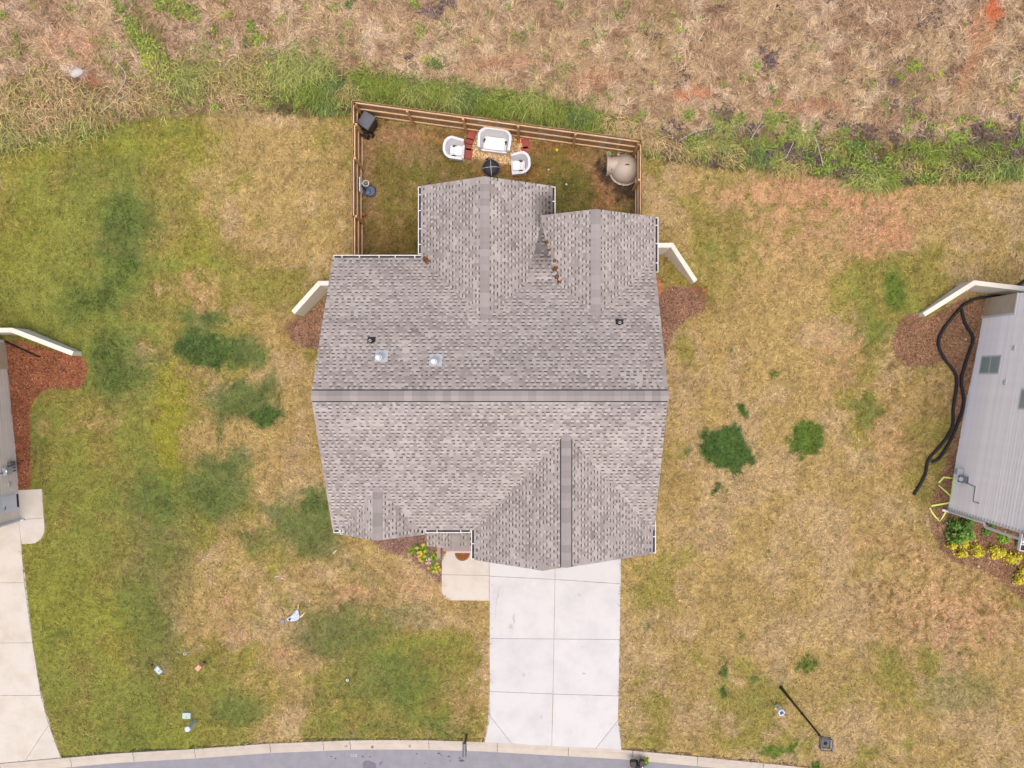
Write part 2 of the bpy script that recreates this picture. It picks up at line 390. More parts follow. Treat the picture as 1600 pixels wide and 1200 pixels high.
def lawn_colour(px, py, x, y):
    n = len(px)
    n1 = fbm(x / 3.2, y / 3.2, 1); n2 = fbm(x / 0.9, y / 0.9, 5); n3 = fbm(x / 0.28, y / 0.28, 9, 3); n4 = fbm(x / 5.5, y / 4.0, 21)
    wx = px + 50 * (fbm(x / 0.8, y / 0.8, 12) - .5) + 22 * (vn(x / .16, y / .16, 31) - .5)
    wy = py + 50 * (fbm(x / 0.8, y / 0.8, 15) - .5) + 22 * (vn(x / .16, y / .16, 35) - .5)
    def blob(bx, by, rx, ry, rot=0, soft=.35, wk=1.0):
        a = R(rot); dx = (px + (wx - px) * wk - bx); dy = (py + (wy - py) * wk - by)
        u = (dx * math.cos(a) + dy * math.sin(a)) / rx; v = (-dx * math.sin(a) + dy * math.cos(a)) / ry
        return 1 - sstep(1 - soft, 1 + soft, np.sqrt(u * u + v * v))
    g = 0.56 - .36 * sstep(230, 450, px) + .10 * sstep(860, 1080, py) * sstep(1000, 700, px)
    g = g + 1.1 * (n1 - .5) + .8 * (n2 - .5) + .3 * (n4 - .5)
    for bx, by, rx, ry, a in [(120, 420, 170, 200, .18), (150, 900, 130, 260, .25), (600, 1060, 190, 90, .25), (480, 800, 90, 70, .2), (370, 800, 70, 110, .18), (1090, 380, 70, 60, .3),
                              (1390, 470, 70, 80, .35), (1340, 610, 55, 90, .3), (1180, 1120, 230, 70, .22), (1480, 1080, 160, 90, .15), (1060, 560, 40, 60, .25), (1530, 400, 90, 40, .25), (1120, 500, 80, 50, .15),
                              (420, 470, 90, 60, .12), (1440, 700, 70, 60, .2), (700, 1110, 60, 40, .2), (900, 700, 10, 10, 0)]:
        g = g + a * blob(bx, by, rx, ry, 0, .8)
    for bx, by, rx, ry, a in [(500, 290, 90, 110, -.2), (300, 470, 60, 60, -.2), (400, 700, 110, 90, -.16), (1200, 560, 100, 80, -.15), (1200, 800, 200, 120, -.15), (1150, 920, 160, 100, -.12), (620, 900, 110, 60, -.25), (330, 940, 60, 60, -.2), (540, 930, 60, 26, -.3)]:
        g = g + a * blob(bx, by, rx, ry, 0, .8)
    tan = C(191, 164, 106); tan2 = C(199, 171, 124); oliv = C(162, 149, 80); grn = C(140, 142, 68); dg = C(92, 114, 60); yg = C(160, 158, 58); dirt = C(206, 164, 122); clay = C(212, 142, 104)
    c = tan[None] * np.ones((n, 1)); m = sstep(.45, .65, fbm(x / 1.3, y / 1.3, 41))[:, None]; c = c * (1 - m) + tan2 * m
    m = sstep(.22, .46, g)[:, None]; c = c * (1 - m) + oliv * m
    m = sstep(.52, .86, g)[:, None]; c = c * (1 - m) + grn * m
    def mix(col, msk):
        nonlocal c
        msk = np.clip(msk, 0, 1)[:, None]; c = c * (1 - msk) + col * msk
    for b in [(262, 650, 18, 85, 4, 1.0), (262, 720, 26, 60, 0, .9), (300, 225, 55, 40, 20, .55), (45, 250, 80, 25, -14, .4), (180, 232, 90, 14, -12, .6), (30, 350, 60, 60, 0, .3), (300, 410, 20, 60, 0, .4), (398, 1032, 14, 26, 0, .45), (395, 970, 18, 10, 0, .4), (20, 900, 60, 120, 0, .25), (110, 960, 60, 60, 0, .3), (185, 1000, 25, 60, 0, .4), (280, 1150, 70, 22, 0, .35), (12, 425, 14, 12, 0, .6)]:
        mix(yg, .9 * b[5] * blob(*b[:5], .7))
    for b in [(192, 372, 40, 80, 16, .85), (150, 470, 66, 26, -8, .7), (185, 572, 56, 54, 0, .9), (128, 260, 30, 24, 0, .4), (150, 205, 30, 8, -10, .4), (322, 546, 44, 27, 8, .95), (392, 553, 28, 26, 0, .7), (312, 500, 34, 22, 10, .6), (332, 490, 14, 14, 0, .6), (382, 630, 46, 28, 4, .7), (424, 603, 18, 18, 0, .6), (420, 648, 20, 11, 0, .8), (348, 662, 10, 18, 0, .5), (340, 765, 48, 46, 20, .65), (370, 722, 24, 18, 0, .55), (232, 770, 48, 46, 0, .75), (488, 778, 22, 18, 0, .6), (478, 822, 52, 40, 25, .65), (400, 850, 28, 14, 0, .5), (245, 880, 50, 120, 6, .65), (530, 985, 62, 48, -10, .8), (613, 974, 20, 17, 0, .55), (612, 1064, 64, 42, 0, .65), (520, 1085, 60, 12, 0, .35), (700, 1132, 40, 12, 0, .55), (575, 1140, 110, 14, 0, .4), (370, 1110, 40, 26, 0, .45), (90, 1000, 20, 14, 0, .5), (60, 690, 10, 60, 0, .5), (285, 208, 22, 18, 0, .5), (590, 905, 20, 12, 0, .5), (555, 880, 14, 14, 0, .6), (420, 800, 14, 12, 0, .5), (200, 1150, 50, 26, 0, .3), (240, 1020, 40, 60, 0, .4), (640, 965, 30, 9, 0, .4)]:
        near = 300 < b[0] < 510; mix(dg if b[0] > 300 else C(90, 114, 58), (1.25 if near else .9) * b[5] * blob(b[0], b[1], b[2] * (1.1 if near else 1), b[3] * (1.1 if near else 1), b[4], .4 if near else .65, .7 if near else 1.0))
    for b in [(1136, 700, 43, 35, 10, 1), (1258, 687, 31, 27, -20, .95), (1155, 634, 7, 7, 0, .9), (1160, 645, 6, 9, 0, .9), (1124, 765, 6, 11, 0, .9), (1153, 737, 7, 4, 0, .9), (1209, 589, 5, 6, 0, .8), (1261, 1037, 17, 12, 0, .8), (1133, 1046, 6, 17, 0, .75), (1128, 1082, 8, 8, 0, .75), (1177, 1066, 8, 6, 0, .6), (1205, 1178, 20, 9, 0, .8), (1232, 1170, 10, 10, 0, .8), (1274, 1196, 9, 8, 0, .9), (1240, 1192, 8, 5, 0, .7), (1356, 640, 26, 28, 0, .6), (1398, 455, 18, 34, 0, .75), (1370, 520, 30, 20, 0, .45), (1352, 512, 20, 40, 0, .5), (1062, 696, 5, 7, 0, .8), (1070, 700, 8, 5, 0, .6), (1206, 867, 5, 5, 0, .85), (1143, 928, 4, 4, 0, .8), (1006, 974, 9, 8, 0, .6), (1150, 998, 8, 6, 0, .6), (1124, 791, 8, 4, 0, .6), (1144, 545, 8, 6, 0, .6), (1500, 1080, 60, 30, 0, .3), (1440, 560, 20, 30, 0, .3)]:
        soft = .16 if b[5] > .9 else .35
        mix(C(84, 112, 56) if b[0] < 1200 else C(104, 126, 54), b[5] * 1.2 * blob(*b[:5], soft, .55))
    for b in [(1290, 312, 120, 22, 6, .8), (1100, 296, 60, 16, 35, .5), (1260, 350, 130, 44, 8, .62), (1200, 300, 90, 14, 10, .5), (1375, 370, 46, 22, -20, .8), (1420, 325, 60, 14, 0, .45), (1330, 545, 18, 50, 15, .5), (1290, 560, 26, 50, 0, .35), (1180, 420, 70, 40, 0, .25), (1440, 870, 110, 24, 20, .35), (1400, 690, 30, 40, 0, .45), (1480, 960, 110, 50, 0, .6), (1510, 985, 60, 24, 0, .5), (350, 940, 18, 14, 0, .6), (360, 985, 26, 8, 30, .6), (545, 935, 40, 20, 0, .6), (320, 445, 20, 30, -40, .4), (640, 915, 60, 14, 20, .4), (480, 900, 10, 22, 0, .5), (440, 1020, 30, 6, 0, .6), (470, 1030, 50, 12, 0, .45), (720, 1100, 24, 30, 0, .35), (80, 660, 10, 10, 0, .4), (210, 1040, 10, 10, 0, .3), (150, 660, 40, 10, -30, .35), (300, 455, 10, 30, -45, .5)]:
        mix(dirt if b[5] < .75 else C(216, 160, 122), 1.25 * b[5] * blob(*b[:5], .7) * sstep(.2, .55, n3))
    # brown speckle of dead clumps on the right lawn
    sp = .8 * sstep(.58, .72, fbm(x / .17, y / .17, 51, 3)) * (blob(1450, 940, 150, 90, 15, .6) * .8 + blob(1440, 640, 120, 160, 0, .6) * .6 + .12)
    mix(C(128, 98, 48), sp)
    c = c * (1 + .30 * (n2 - .5) + .42 * (n3 - .5) + .40 * (vn(x / .11, y / .11, 44) - .5))[:, None]
    # the fenced yard: worn and browner
    yard = inpoly(px, py, [(566, 186), (994, 240), (994, 420), (560, 420)])
    yc = C(156, 132, 88)[None] * (1 - sstep(.45, .62, n2)[:, None]) + C(136, 122, 66)[None] * sstep(.45, .62, n2)[:, None]
    m = sstep(.5, .7, n1)[:, None]; yc = yc * (1 - m) + C(174, 142, 102) * m
    for b, colr, s in [((945, 292, 34, 34, 0), C(172, 128, 90), .9), ((890, 300, 30, 40, 0), C(104, 106, 48), .7), ((615, 380, 50, 40, 0), C(124, 104, 50), .7), ((620, 205, 40, 12, 0), C(184, 144, 110), .6), ((690, 212, 50, 12, 10), C(188, 140, 100), .6), ((850, 225, 60, 14, 10), C(178, 128, 82), .6), ((660, 262, 14, 16, 0), C(116, 122, 52), .7), ((795, 265, 60, 14, 0), C(172, 122, 76), .6)]:
        mm = (blob(*b, .7) * s)[:, None]; yc = yc * (1 - mm) + colr * mm
    m = (blob(970, 285, 34, 16, 14, .5) + blob(946, 262, 12, 14, 0, .4))
    mm = np.clip(m, 0, .9)[:, None]; yc = yc * (1 - mm) + C(70, 58, 52) * mm
    c = np.where(yard[:, None], yc * (1.08 + .5 * (n3 - .5) + .4 * (vn(x / .11, y / .11, 44) - .5))[:, None], c)
    # red clay strips beside the house
    mix(clay, .9 * inpoly(px, py, [(1022, 428), (1034, 440), (1036, 480), (1026, 490), (1018, 470)]).astype(float))
    mix(C(205, 120, 84), blob(1094, 460, 10, 7, -30, .4))
    return c
def field_colour(px, py, x, y):
    n = len(px)
    n1 = fbm(x / 2.6, y / 2.2, 61); n2 = fbm(x / .8, y / .8, 65); n3 = fbm(x / .25, y / .25, 69, 3)
    c = C(204, 175, 136)[None] * np.ones((n, 1))
    def mix(col, m):
        nonlocal c
        m = np.clip(m, 0, 1)[:, None]; c = c * (1 - m) + col * m
    mix(C(190, 158, 126), sstep(.42, .62, n1)); mix(C(230, 202, 170), sstep(.5, .7, n2) * .8)
    mix(C(150, 116, 90), sstep(.54, .70, n3) * .75)
    d = np.interp(px, FX, FY) - py      # px above the lawn edge
    wd = d + 34 * (n2 - .5)
    strip = np.interp(px, [-500, 0, 250, 380, 560, 800, 1000, 1060, 1300, 1600, 2000], [100, 85, 75, 110, 70, 66, 50, 60, 80, 85, 80])
    gm = (1 - sstep(.55, 1.0, wd / strip))
    tone = sstep(330, 480, px)
    mix(C(150, 140, 80), gm * (.35 + .5 * tone) * sstep(.3, .55, n1 * .6 + n2 * .4 + .12 * tone)); 
    mix(C(112, 116, 60), gm * sstep(.46, .62, n2) * (.12 + .6 * tone)); mix(C(90, 72, 56), gm * sstep(.50, .62, n3) * (.3 + .35 * tone))
    for b in [(1550, 12, 15, 32, 12, C(214, 118, 76), .9), (1530, 50, 26, 26, 0, C(220, 160, 122), .5), (1510, 110, 12, 55, 20, C(206, 150, 110), .45), (1080, 148, 40, 8, 0, C(214, 140, 104), .7), (930, 125, 40, 22, 0, C(206, 150, 112), .4), (790, 100, 70, 12, 0, C(196, 140, 104), .5), (120, 70, 60, 30, 0, C(206, 156, 124), .5), (140, 128, 20, 8, 20, C(196, 132, 98), .7), (120, 115, 18, 7, 0, C(224, 208, 200), .7), (1260, 168, 70, 12, 0, C(196, 138, 104), .5), (240, 60, 10, 110, -28, C(120, 124, 58), .6), (1420, 120, 50, 30, 0, C(138, 116, 82), .5), (1030, 40, 30, 60, 0, C(170, 146, 96), .5)]:
        a = R(b[4]); dx = px + 26 * (n2 - .5) - b[0]; dy = py + 26 * (n3 - .5) - b[1]
        u = (dx * math.cos(a) + dy * math.sin(a)) / b[2]; v = (-dx * math.sin(a) + dy * math.cos(a)) / b[3]
        mix(b[5], b[6] * (1 - sstep(.6, 1.2, np.hypot(u, v))))
    return c
MULCOL = {'left_house': C(158, 102, 74), 'main_left': C(158, 122, 100), 'main_right': C(160, 122, 100), 'front': C(156, 122, 108), 'right_house': C(152, 116, 90)}
def is_field(px, py, x, y):
    return py < np.interp(px, FX, FY) + 10 * (fbm(x / .5, y / .5, 71, 3) - .5)
def mulch_mask(px, py, x, y, k):
    j = 7 * (fbm(x / .4, y / .4, 75, 3) - .5)
    return inpoly(px + j, py + 7 * (fbm(x / .4, y / .4, 78, 3) - .5), MULCH[k])
def ground_colour(px, py, x, y):
    f = is_field(px, py, x, y)
    c = np.zeros((len(px), 3))
    if f.any(): c[f] = field_colour(px[f], py[f], x[f], y[f])
    g = ~f
    if g.any(): c[g] = lawn_colour(px[g], py[g], x[g], y[g])
    for k in MULCH:
        m = mulch_mask(px, py, x, y, k); c[m] = MULCOL[k] * (.7 + .6 * fbm(x[m] / .3, y[m] / .3, 81, 3))[:, None]
    m = inpoly(px, py, CHIPS); c[m] = C(222, 178, 124)
    return c

# ------------------------------------------------------------------ ground sheet
def axis(a, b, step, far):
    fine = np.arange(a, b + 1e-6, step); o = []; d = step; v = b
    while v < far:
        d *= 1.5; v += d; o.append(v)
    lo = []; d = step; v = a
    while v > -far:
        d *= 1.5; v -= d; lo.append(v)
    return np.concatenate([np.array(lo[::-1]), fine, np.array(o)])
ax = axis(-24.5, 22.5, 0.15, 900); ay = axis(-17.6, 18.0, 0.15, 900)
gx, gy = np.meshgrid(ax, ay); sh = gx.shape
X = gx.ravel(); Y = gy.ravel(); Z = hz(X, Y)
Z = Z + 0.03 * (fbm(X / 1.6, Y / 1.6, 91) - .5) * ((np.abs(X) < 60) & (Z > -.2))
fld = np.clip((Y - 11) / 2, 0, 1); Z = Z + 0.25 * fld * (fbm(X / 2.2, Y / 2.2, 95) - .5)
Px, Py = to_px(X, Y, Z)
ii = np.arange(sh[0] * sh[1]).reshape(sh)
q = np.stack([ii[:-1, :-1], ii[:-1, 1:], ii[1:, 1:], ii[1:, :-1]], -1).reshape(-1, 4)
ground = np_mesh('ground', np.stack([X, Y, Z], 1), q, ground_colour(Px, Py, X, Y) * .92, 'ground', kind='structure', quads=True)

def scatter(n, x0, x1, y0, y1):
    x = rng.uniform(x0, x1, n); y = rng.uniform(y0, y1, n); z = hz(x, y)
    fl = np.clip((y - 11) / 2, 0, 1); z = z + 0.03 * (fbm(x / 1.6, y / 1.6, 91) - .5) + 0.25 * fl * (fbm(x / 2.2, y / 2.2, 95) - .5)
    px, py = to_px(x, y, z)
    return x, y, z, px, py
def hard(px, py):
    m = np.zeros(px.shape, bool)
    for poly in (DRIVE, WALKP, LWALK, LDRIVE, HOUSE_FOOT): m |= inpoly(px, py, poly)
    return m
BACKX = np.array([p[0] for p in CURB_BACK]); BACKY = np.array([p[1] for p in CURB_BACK])
NL, NF, NC = 620000, 330000, 60000
# lawn
x, y, z, px, py = scatter(NL, -24, 22.4, -17.4, 12.6)
k = ~is_field(px, py, x, y) & ~hard(px + rng.normal(0, 1.1, len(px)), py + rng.normal(0, 1.1, len(px))) & (py < np.interp(px, BACKX, BACKY) - 1.0)
for kk in MULCH: k &= ~mulch_mask(px, py, x, y, kk) | (rng.random(len(x)) < .012)
k &= ~inpoly(px, py, CHIPS)
x, y, z, px, py = [a[k] for a in (x, y, z, px, py)]
cl = lawn_colour(px, py, x, y)
n = len(x); dry = (cl[:, 0] / (cl[:, 1] + 1e-4))
jit = rng.normal(1.0, .34, (n, 1)).clip(.35, 1.9); hue = rng.normal(0, .05, (n, 1))
cl = (cl * jit * (1 + np.concatenate([hue, np.zeros((n, 1)), -hue], 1))).clip(.004, .9)
sw = fbm(x / 1.4, y / 1.4, 101) * 14; lush = np.where(dry < .80, 1.0, 0.0)
co, tr, cc = blades(np.stack([x, y, z + .004], 1), sw + rng.normal(0, 1.1, n), rng.uniform(.06, .17, n) * (np.where(dry > 1.05, 1.25, .8) + .35 * lush), rng.uniform(.014, .036, n), rng.uniform(.1, .75, n) + .35 * lush, cl)
np_mesh('lawn_grass', co, tr, cc, 'grass', label='short patchy lawn grass, green on the left and straw coloured on the right', cat='grass')
# rough field behind
x, y, z, px, py = scatter(NF, -25, 23, 8.0, 18)
k = is_field(px, py, x, y); x, y, z, px, py = [a[k] for a in (x, y, z, px, py)]
cl = field_colour(px, py, x, y); n = len(x)
bare = sstep(.16, .36, cl[:, 0] - cl[:, 1]); keep = rng.random(n) > bare * .8
x, y, z, px, py, cl = [a[keep] for a in (x, y, z, px, py, cl)]; n = len(x)
cl = (cl * rng.normal(1.15, .42, (n, 1)).clip(.35, 2.2)).clip(.004, .9)
sw = fbm(x / .9, y / .9, 105) * 22
co, tr, cc = blades(np.stack([x, y, z + .01], 1), sw + rng.normal(0, .7, n), rng.uniform(.14, .40, n), rng.uniform(.014, .034, n), rng.uniform(.05, .8, n), cl)
np_mesh('field_grass', co, tr, cc, 'grass', label='dry straw coloured rough grass on the slope behind the fence', cat='grass')
# mulch and chips
def chips(name, n, polys, cols, size, label, zoff=0.01):
    xs = []; cs = []
    for poly, col in zip(polys, cols):
        p = np.array([G(*q) for q in poly]); lo = p.min(0) - .2; hi = p.max(0) + .2
        m = int(n * (hi[0] - lo[0]) * (hi[1] - lo[1]))
        x, y, z, px, py = scatter(m, lo[0], hi[0], lo[1], hi[1])
        kk = inpoly(px + rng.normal(0, 1.2, m), py + rng.normal(0, 1.2, m), poly) & ~hard(px, py)
        xs.append(np.stack([x, y, z + zoff], 1)[kk]); c_ = col * (.62 + .8 * fbm(x[kk] / .5, y[kk] / .5, 151, 3))[:, None] * rng.normal(1, .45, (kk.sum(), 1)).clip(.3, 2.4) * (1 + rng.normal(0, .06, (kk.sum(), 3))); cs.append(c_)
    P = np.concatenate(xs); cl = np.concatenate(cs); n = len(P)
    co, tr, cc = blades(P, rng.uniform(0, 6.3, n), rng.uniform(.5, 1.3, n) * size, rng.uniform(.25, .6, n) * size, rng.uniform(0, .5, n), cl)
    return np_mesh(name, co, tr, cc, 'chip', label=label, cat='mulch')
chips('mulch', 700, [MULCH[k] for k in MULCH], [MULCOL[k] for k in MULCH], .09, 'shredded reddish brown bark mulch in the beds along the houses')
chips('wood_chips', 1500, [CHIPS], [C(230, 196, 152)], .085, 'pale tan wood chips spread between the two red paver strips')
chips('dead_straw', 500, [[(952, 276), (964, 290), (985, 296), (990, 282), (985, 272), (960, 268)], [(941, 254), (952, 254), (955, 272), (944, 272)], [(945, 240), (990, 246), (990, 252), (945, 250)]], [C(76, 66, 60)] * 3, .12, 'dark straw around the dog house in the fenced yard')  # straw bits in a dark brown tone

# ------------------------------------------------------------------ road, kerb, drives, walks
def P2(pts): return [tuple(W(*p)[:2]) for p in pts]
road_poly = P2(CURB_FRONT)
road = MB().prism([(p[0], p[1] + .03) for p in road_poly] + [(90, -34), (-60, -34)], -0.30, -0.085).build('road', 'asphalt'); tag(road, kind='structure')
# rolled kerb in separate cast lengths
joints = [-400, -250, -120, 0, 110, 208, 304, 422, 505, 547, 670, 777, 888, 988, 1090, 1193, 1300, 1410, 1530, 1700]
kx = np.array([p[0] for p in CURB_BACK], float); kb = np.array([p[1] for p in CURB_BACK], float); kf = np.array([p[1] for p in CURB_FRONT], float)
kerb = tag(bpy.data.objects.new('kerb', None), kind='structure'); COL.objects.link(kerb)
def kerb_len(x0, x1):
    m = MB(); n = 5; g = .35
    prof = [(0.0, -.3), (0.0, .03), (.26, .035), (.36, -.01), (.55, -.06), (1.0, -.075), (1.0, -.3)]
    vs = []
    for i in range(n + 1):
        x = x0 + g + (x1 - x0 - 2 * g) * i / n
        b = W(x, np.interp(x, kx, kb)); f = W(x, np.interp(x, kx, kf))
        for t, zz in prof: vs.append((b[0] + (f[0] - b[0]) * t, b[1] + (f[1] - b[1]) * t, zz))
    k = len(prof); fs = []
    for i in range(n):
        for j in range(k - 1): fs.append((i * k + j, i * k + j + 1, (i + 1) * k + j + 1, (i + 1) * k + j))
    fs += [tuple(range(k))[::-1], tuple(range(n * k, (n + 1) * k))]
    return m.add(vs, fs).build('kerb_stone', 'oldconc', kerb)
for a, b in zip(joints[:-1], joints[1:]): kerb_len(a, b)
def kerbtext(ch, px, py, size, m, z, rot=0.0, parent=None, name='stamped_letter'):
    cu = bpy.data.curves.new(name, 'FONT'); cu.body = ch; cu.size = size; cu.extrude = .002; cu.align_x = 'CENTER'; cu.align_y = 'CENTER'
    o = bpy.data.objects.new(name, cu); COL.objects.link(o)
    dg = bpy.context.evaluated_depsgraph_get(); me = bpy.data.meshes.new_from_object(o.evaluated_get(dg))
    bpy.data.objects.remove(o); me.materials.clear(); me.materials.append(MT[m])
    o = bpy.data.objects.new(name, me); COL.objects.link(o); p = W(px, py, z)
    o.location = tuple(p); o.rotation_euler = (0, 0, rot); o.parent = parent
    return o
kerbtext('S', 540.5, 1164.5, .26, 'mark', -.045, 0, kerb); kerbtext('S', 640, 1165, .26, 'mark', -.045, -.08, kerb)
m = MB(); p = W(581.5, 1167.5, -.05); m.lathe([(.065, 0), (.06, .006)], 12, p).build('drain_stamp', 'mark', kerb)
kerbtext('CLR', 553, 1180.5, .17, 'paint', -.08, -.05, road, 'painted_letters')
def flat(poly, z, mname, name, parent, th=.004): return MB().prism(P2(poly), z - th, z).build(name, mname, parent)
flat([(566, 1194), (570, 1190), (576, 1190), (586, 1194), (588, 1204), (567, 1206)], -.079, 'patch', 'asphalt_patch', road)
flat([(592, 1193), (598, 1190.5), (596, 1195), (592, 1198)], -.079, 'patch', 'asphalt_patch', road)
for k, (a, b, c) in enumerate([(517, 1183.5, 1.6), (523.5, 1186.5, 1.8), (566, 1183.5, 2.0), (577.5, 1184, 1.4), (651, 1179, 1.8), (685.5, 1178.5, 2.2), (689, 1181.5, 1.4), (701, 1183.5, 1.9), (703, 1190.5, 1.5), (721, 1190, 3.4), (718, 1186, 2.0), (664, 1194, 1.0)]):
    t = [(a + c * (1 + .4 * math.sin(k * 3 + j * 2)) * math.cos(j * math.pi / 3), b + .55 * c * math.sin(j * math.pi / 3)) for j in range(6)]
    flat(t, -.078, 'tar', 'tar_spot', road)

def slabs(root, pieces, z, mname):
    for poly in pieces:
        q = np.array(P2(poly)); c = q.mean(0)
        q = [tuple(c + (v - c) * (1 - .012 / max(np.linalg.norm(v - c), .05))) for v in q]
        MB().prism(q, z - .09, z).build('slab', mname, root, bevel=.006)
drive = MB().prism(P2(DRIVE), -.12, .004).build('driveway', 'joint'); tag(drive, kind='structure')
slabs(drive, [
    [(765, 790), (867, 790), (867, 905), (765, 900)], [(867, 790), (970, 790), (970, 912), (867, 905)],
    [(765, 900), (867, 905), (865.5, 998), (765, 997.5)], [(867, 905), (970, 912), (968.5, 999), (865.5, 998)],
    [(765, 997.5), (865.5, 998), (864, 1084), (765, 1080)], [(865.5, 998), (968.5, 999), (966.5, 1087), (864, 1084)],
    [(765, 1080), (864, 1084), (862, 1166), (800, 1161.8), (766, 1119), (765, 1085)], [(766, 1119), (800, 1161.8), (757, 1159.5), (761, 1140)],
    [(864, 1084), (966.5, 1087), (965.6, 1125), (931, 1169), (862, 1166)], [(965.6, 1125), (966.5, 1137), (971, 1171.5), (931, 1169)]], .03, 'concrete')
MT['stain'] = mat('concrete_stain', C(220, 215, 212, .52), rough=0.85, noise=0.06, scale=4, spec=0.2)
for cx_, cy_, rx_, ry_ in [(798, 979, 3.2, 4.5), (818, 1054, 2.2, 3.4), (912, 1052, 3.0, 1.6), (768.5, 914, 2.0, 1.0), (905, 930, 2.5, 2.0), (846, 1120, 2.0, 2.6), (910, 1010, 1.6, 1.2), (803, 965, 2.0, 8.0)]:
    t = [(cx_ + rx_ * (1 + .35 * math.sin(k * 2.3 + cx_)) * math.cos(k * .698), cy_ + ry_ * (1 + .35 * math.cos(k * 1.7 + cy_)) * math.sin(k * .698)) for k in range(9)]
    flat(t, .0335, 'stain', 'oil_stain', drive, .003)
for pth in ([(781, 915), (778, 925), (775, 945), (774, 966)], [(785, 914), (780, 924), (778, 934)], [(768, 1087), (771, 1083)], [(787, 920), (784, 930)]):
    MB().tube([tuple(W(a, b, .032)) for a, b in pth], .012, 4, flat=.12).build('crack', 'joint', drive)
walk = MB().prism(P2(WALKP), -.1, .006).build('front_walk', 'joint'); tag(walk, kind='structure')
slabs(walk, [[(697, 852), (697, 863), (690.5, 875), (690, 897.5), (764.4, 899), (764.4, 852)], [(690, 897.5), (690, 922), (691.5, 928), (694.5, 933), (698.5, 936.5), (704, 938), (764.4, 938.5), (764.4, 899)]], .034, 'walk')
lw = MB().prism(P2(LWALK), -.1, .006).build('side_walk', 'joint'); tag(lw, kind='structure')
slabs(lw, [[(25, 766), (66, 763.5), (69, 809), (29.5, 812)], [(29.5, 812), (69, 809), (70.5, 822), (70, 832), (67, 838), (63, 843), (58, 847.5), (51, 849.5), (34, 850.5)]], .034, 'walk')
ld = MB().prism(P2(LDRIVE), -.1, .004).build('side_driveway', 'joint'); tag(ld, kind='structure')
slabs(ld, [[(-120, 842), (0, 818), (30, 812), (34, 850), (38.5, 910), (-120, 912)], [(-120, 912), (38.5, 910), (51.5, 1004), (-120, 1005)], [(-120, 1005), (51.5, 1004), (64.5, 1086), (-120, 1087)], [(-120, 1087), (64.5, 1086), (77, 1132), (58, 1160), (40, 1188), (-90, 1200)], [(77, 1132), (82, 1146), (95, 1182), (40, 1188), (58, 1160)]], .03, 'walk')

# ------------------------------------------------------------------ the house
HE = 5.2
house = thing('house', 'large house with pale grey shingle roof and several gables in the centre', 'house', (0, 0, 0))
EX = .143
PAL = [C(192, 185, 179), C(178, 170, 165), C(162, 154, 149), C(144, 136, 131)]
DASH = C(110, 102, 98); LITE = C(200, 192, 186)
def slope(O, V, width, run, s, v_max=None, stain=None, name='roof_slope', parent=house, tone=1.0, seed=0, deck='white'):
    O = np.array(O, float); V = np.array((V[0], V[1], 0.)); U = np.array((V[1], -V[0], 0.))
    q = math.sqrt(1 + s * s); T = (V + np.array((0, 0, s))) / q; N = (np.array((0, 0, 1.)) - s * V) / q
    Ln = run * q
    P = lambda u, v, h: O + U * u + T * v + N * h
    m = MB(); m.hexa([P(0, 0, -.13), P(width, 0, -.13), P(width, Ln, -.13), P(0, Ln, -.13)], [P(0, 0, -.002), P(width, 0, -.002), P(width, Ln, -.002), P(0, Ln, -.002)])
    dk = m.build(name, deck, parent)
    rr = random.Random(seed + 11); sm = MB(); sm.c = []
    i = 0
    while i * EX < Ln - .02:
        v0 = i * EX - (.03 if i == 0 else 0); v1 = min((i + 1) * EX + .02, Ln); e = EX
        u = -.012
        while u < width + .012:
            wt = rr.uniform(.06, .16) if rr.random() < .85 else rr.uniform(.18, .34); wg = rr.uniform(.08, .135)
            blot = float(fbm(np.array([(u + seed * 3) / .8]), np.array([v0 / .5]), seed, 3)[0])
            t_ = blot * 2.8 - .8 + rr.uniform(-.8, .8)
            ci = PAL[min(3, max(0, int(round(t_ + .6))))] * rr.uniform(.95, 1.05) * tone
            big = .88 + .24 * float(fbm(np.array([(u + seed * 7) / 2.2]), np.array([v0 / 1.1]), seed + 5, 3)[0])
            def st(cu, cv, c):
                return c * big * np.array((.975, .945, .925)) * (stain(*P(cu, cv, 0)) if stain else 1.0)
            a, b = u, min(u + wt, width + .012)
            sm.add([P(a, v0, .016), P(b, v0, .016), P(b, v1, .004), P(a, v1, .004), P(a, v0, .0), P(b, v0, .0)], [(0, 1, 2, 3), (4, 5, 1, 0)], st(a, v0, ci))
            u = b
            if u >= width + .012: break
            b = min(u + wg, width + .012); a = u
            vm = v0 + e * .58
            cl = (LITE if rr.random() < .7 else PAL[1]) * tone * rr.uniform(.93, 1.04)
            sm.add([P(a, v0, .009), P(b, v0, .009), P(b, vm, .005), P(a, vm, .005), P(a, v0, 0), P(b, v0, 0)], [(0, 1, 2, 3), (4, 5, 1, 0)], st(a, v0, cl))
            cd = DASH * rr.uniform(.85, 1.35) * tone if rr.random() < .86 else PAL[2] * tone
            sm.add([P(a, vm, .005), P(b, vm, .005), P(b, v1, .001), P(a, v1, .001)], [(0, 1, 2, 3)], st(a, vm, cd))
            u = b
        i += 1
    sh = sm.build('shingles', 'shingle', dk, org=(0, 0, 0) if parent is house else ORG[parent.name]); sh['kind'] = 'stuff'
    return dk
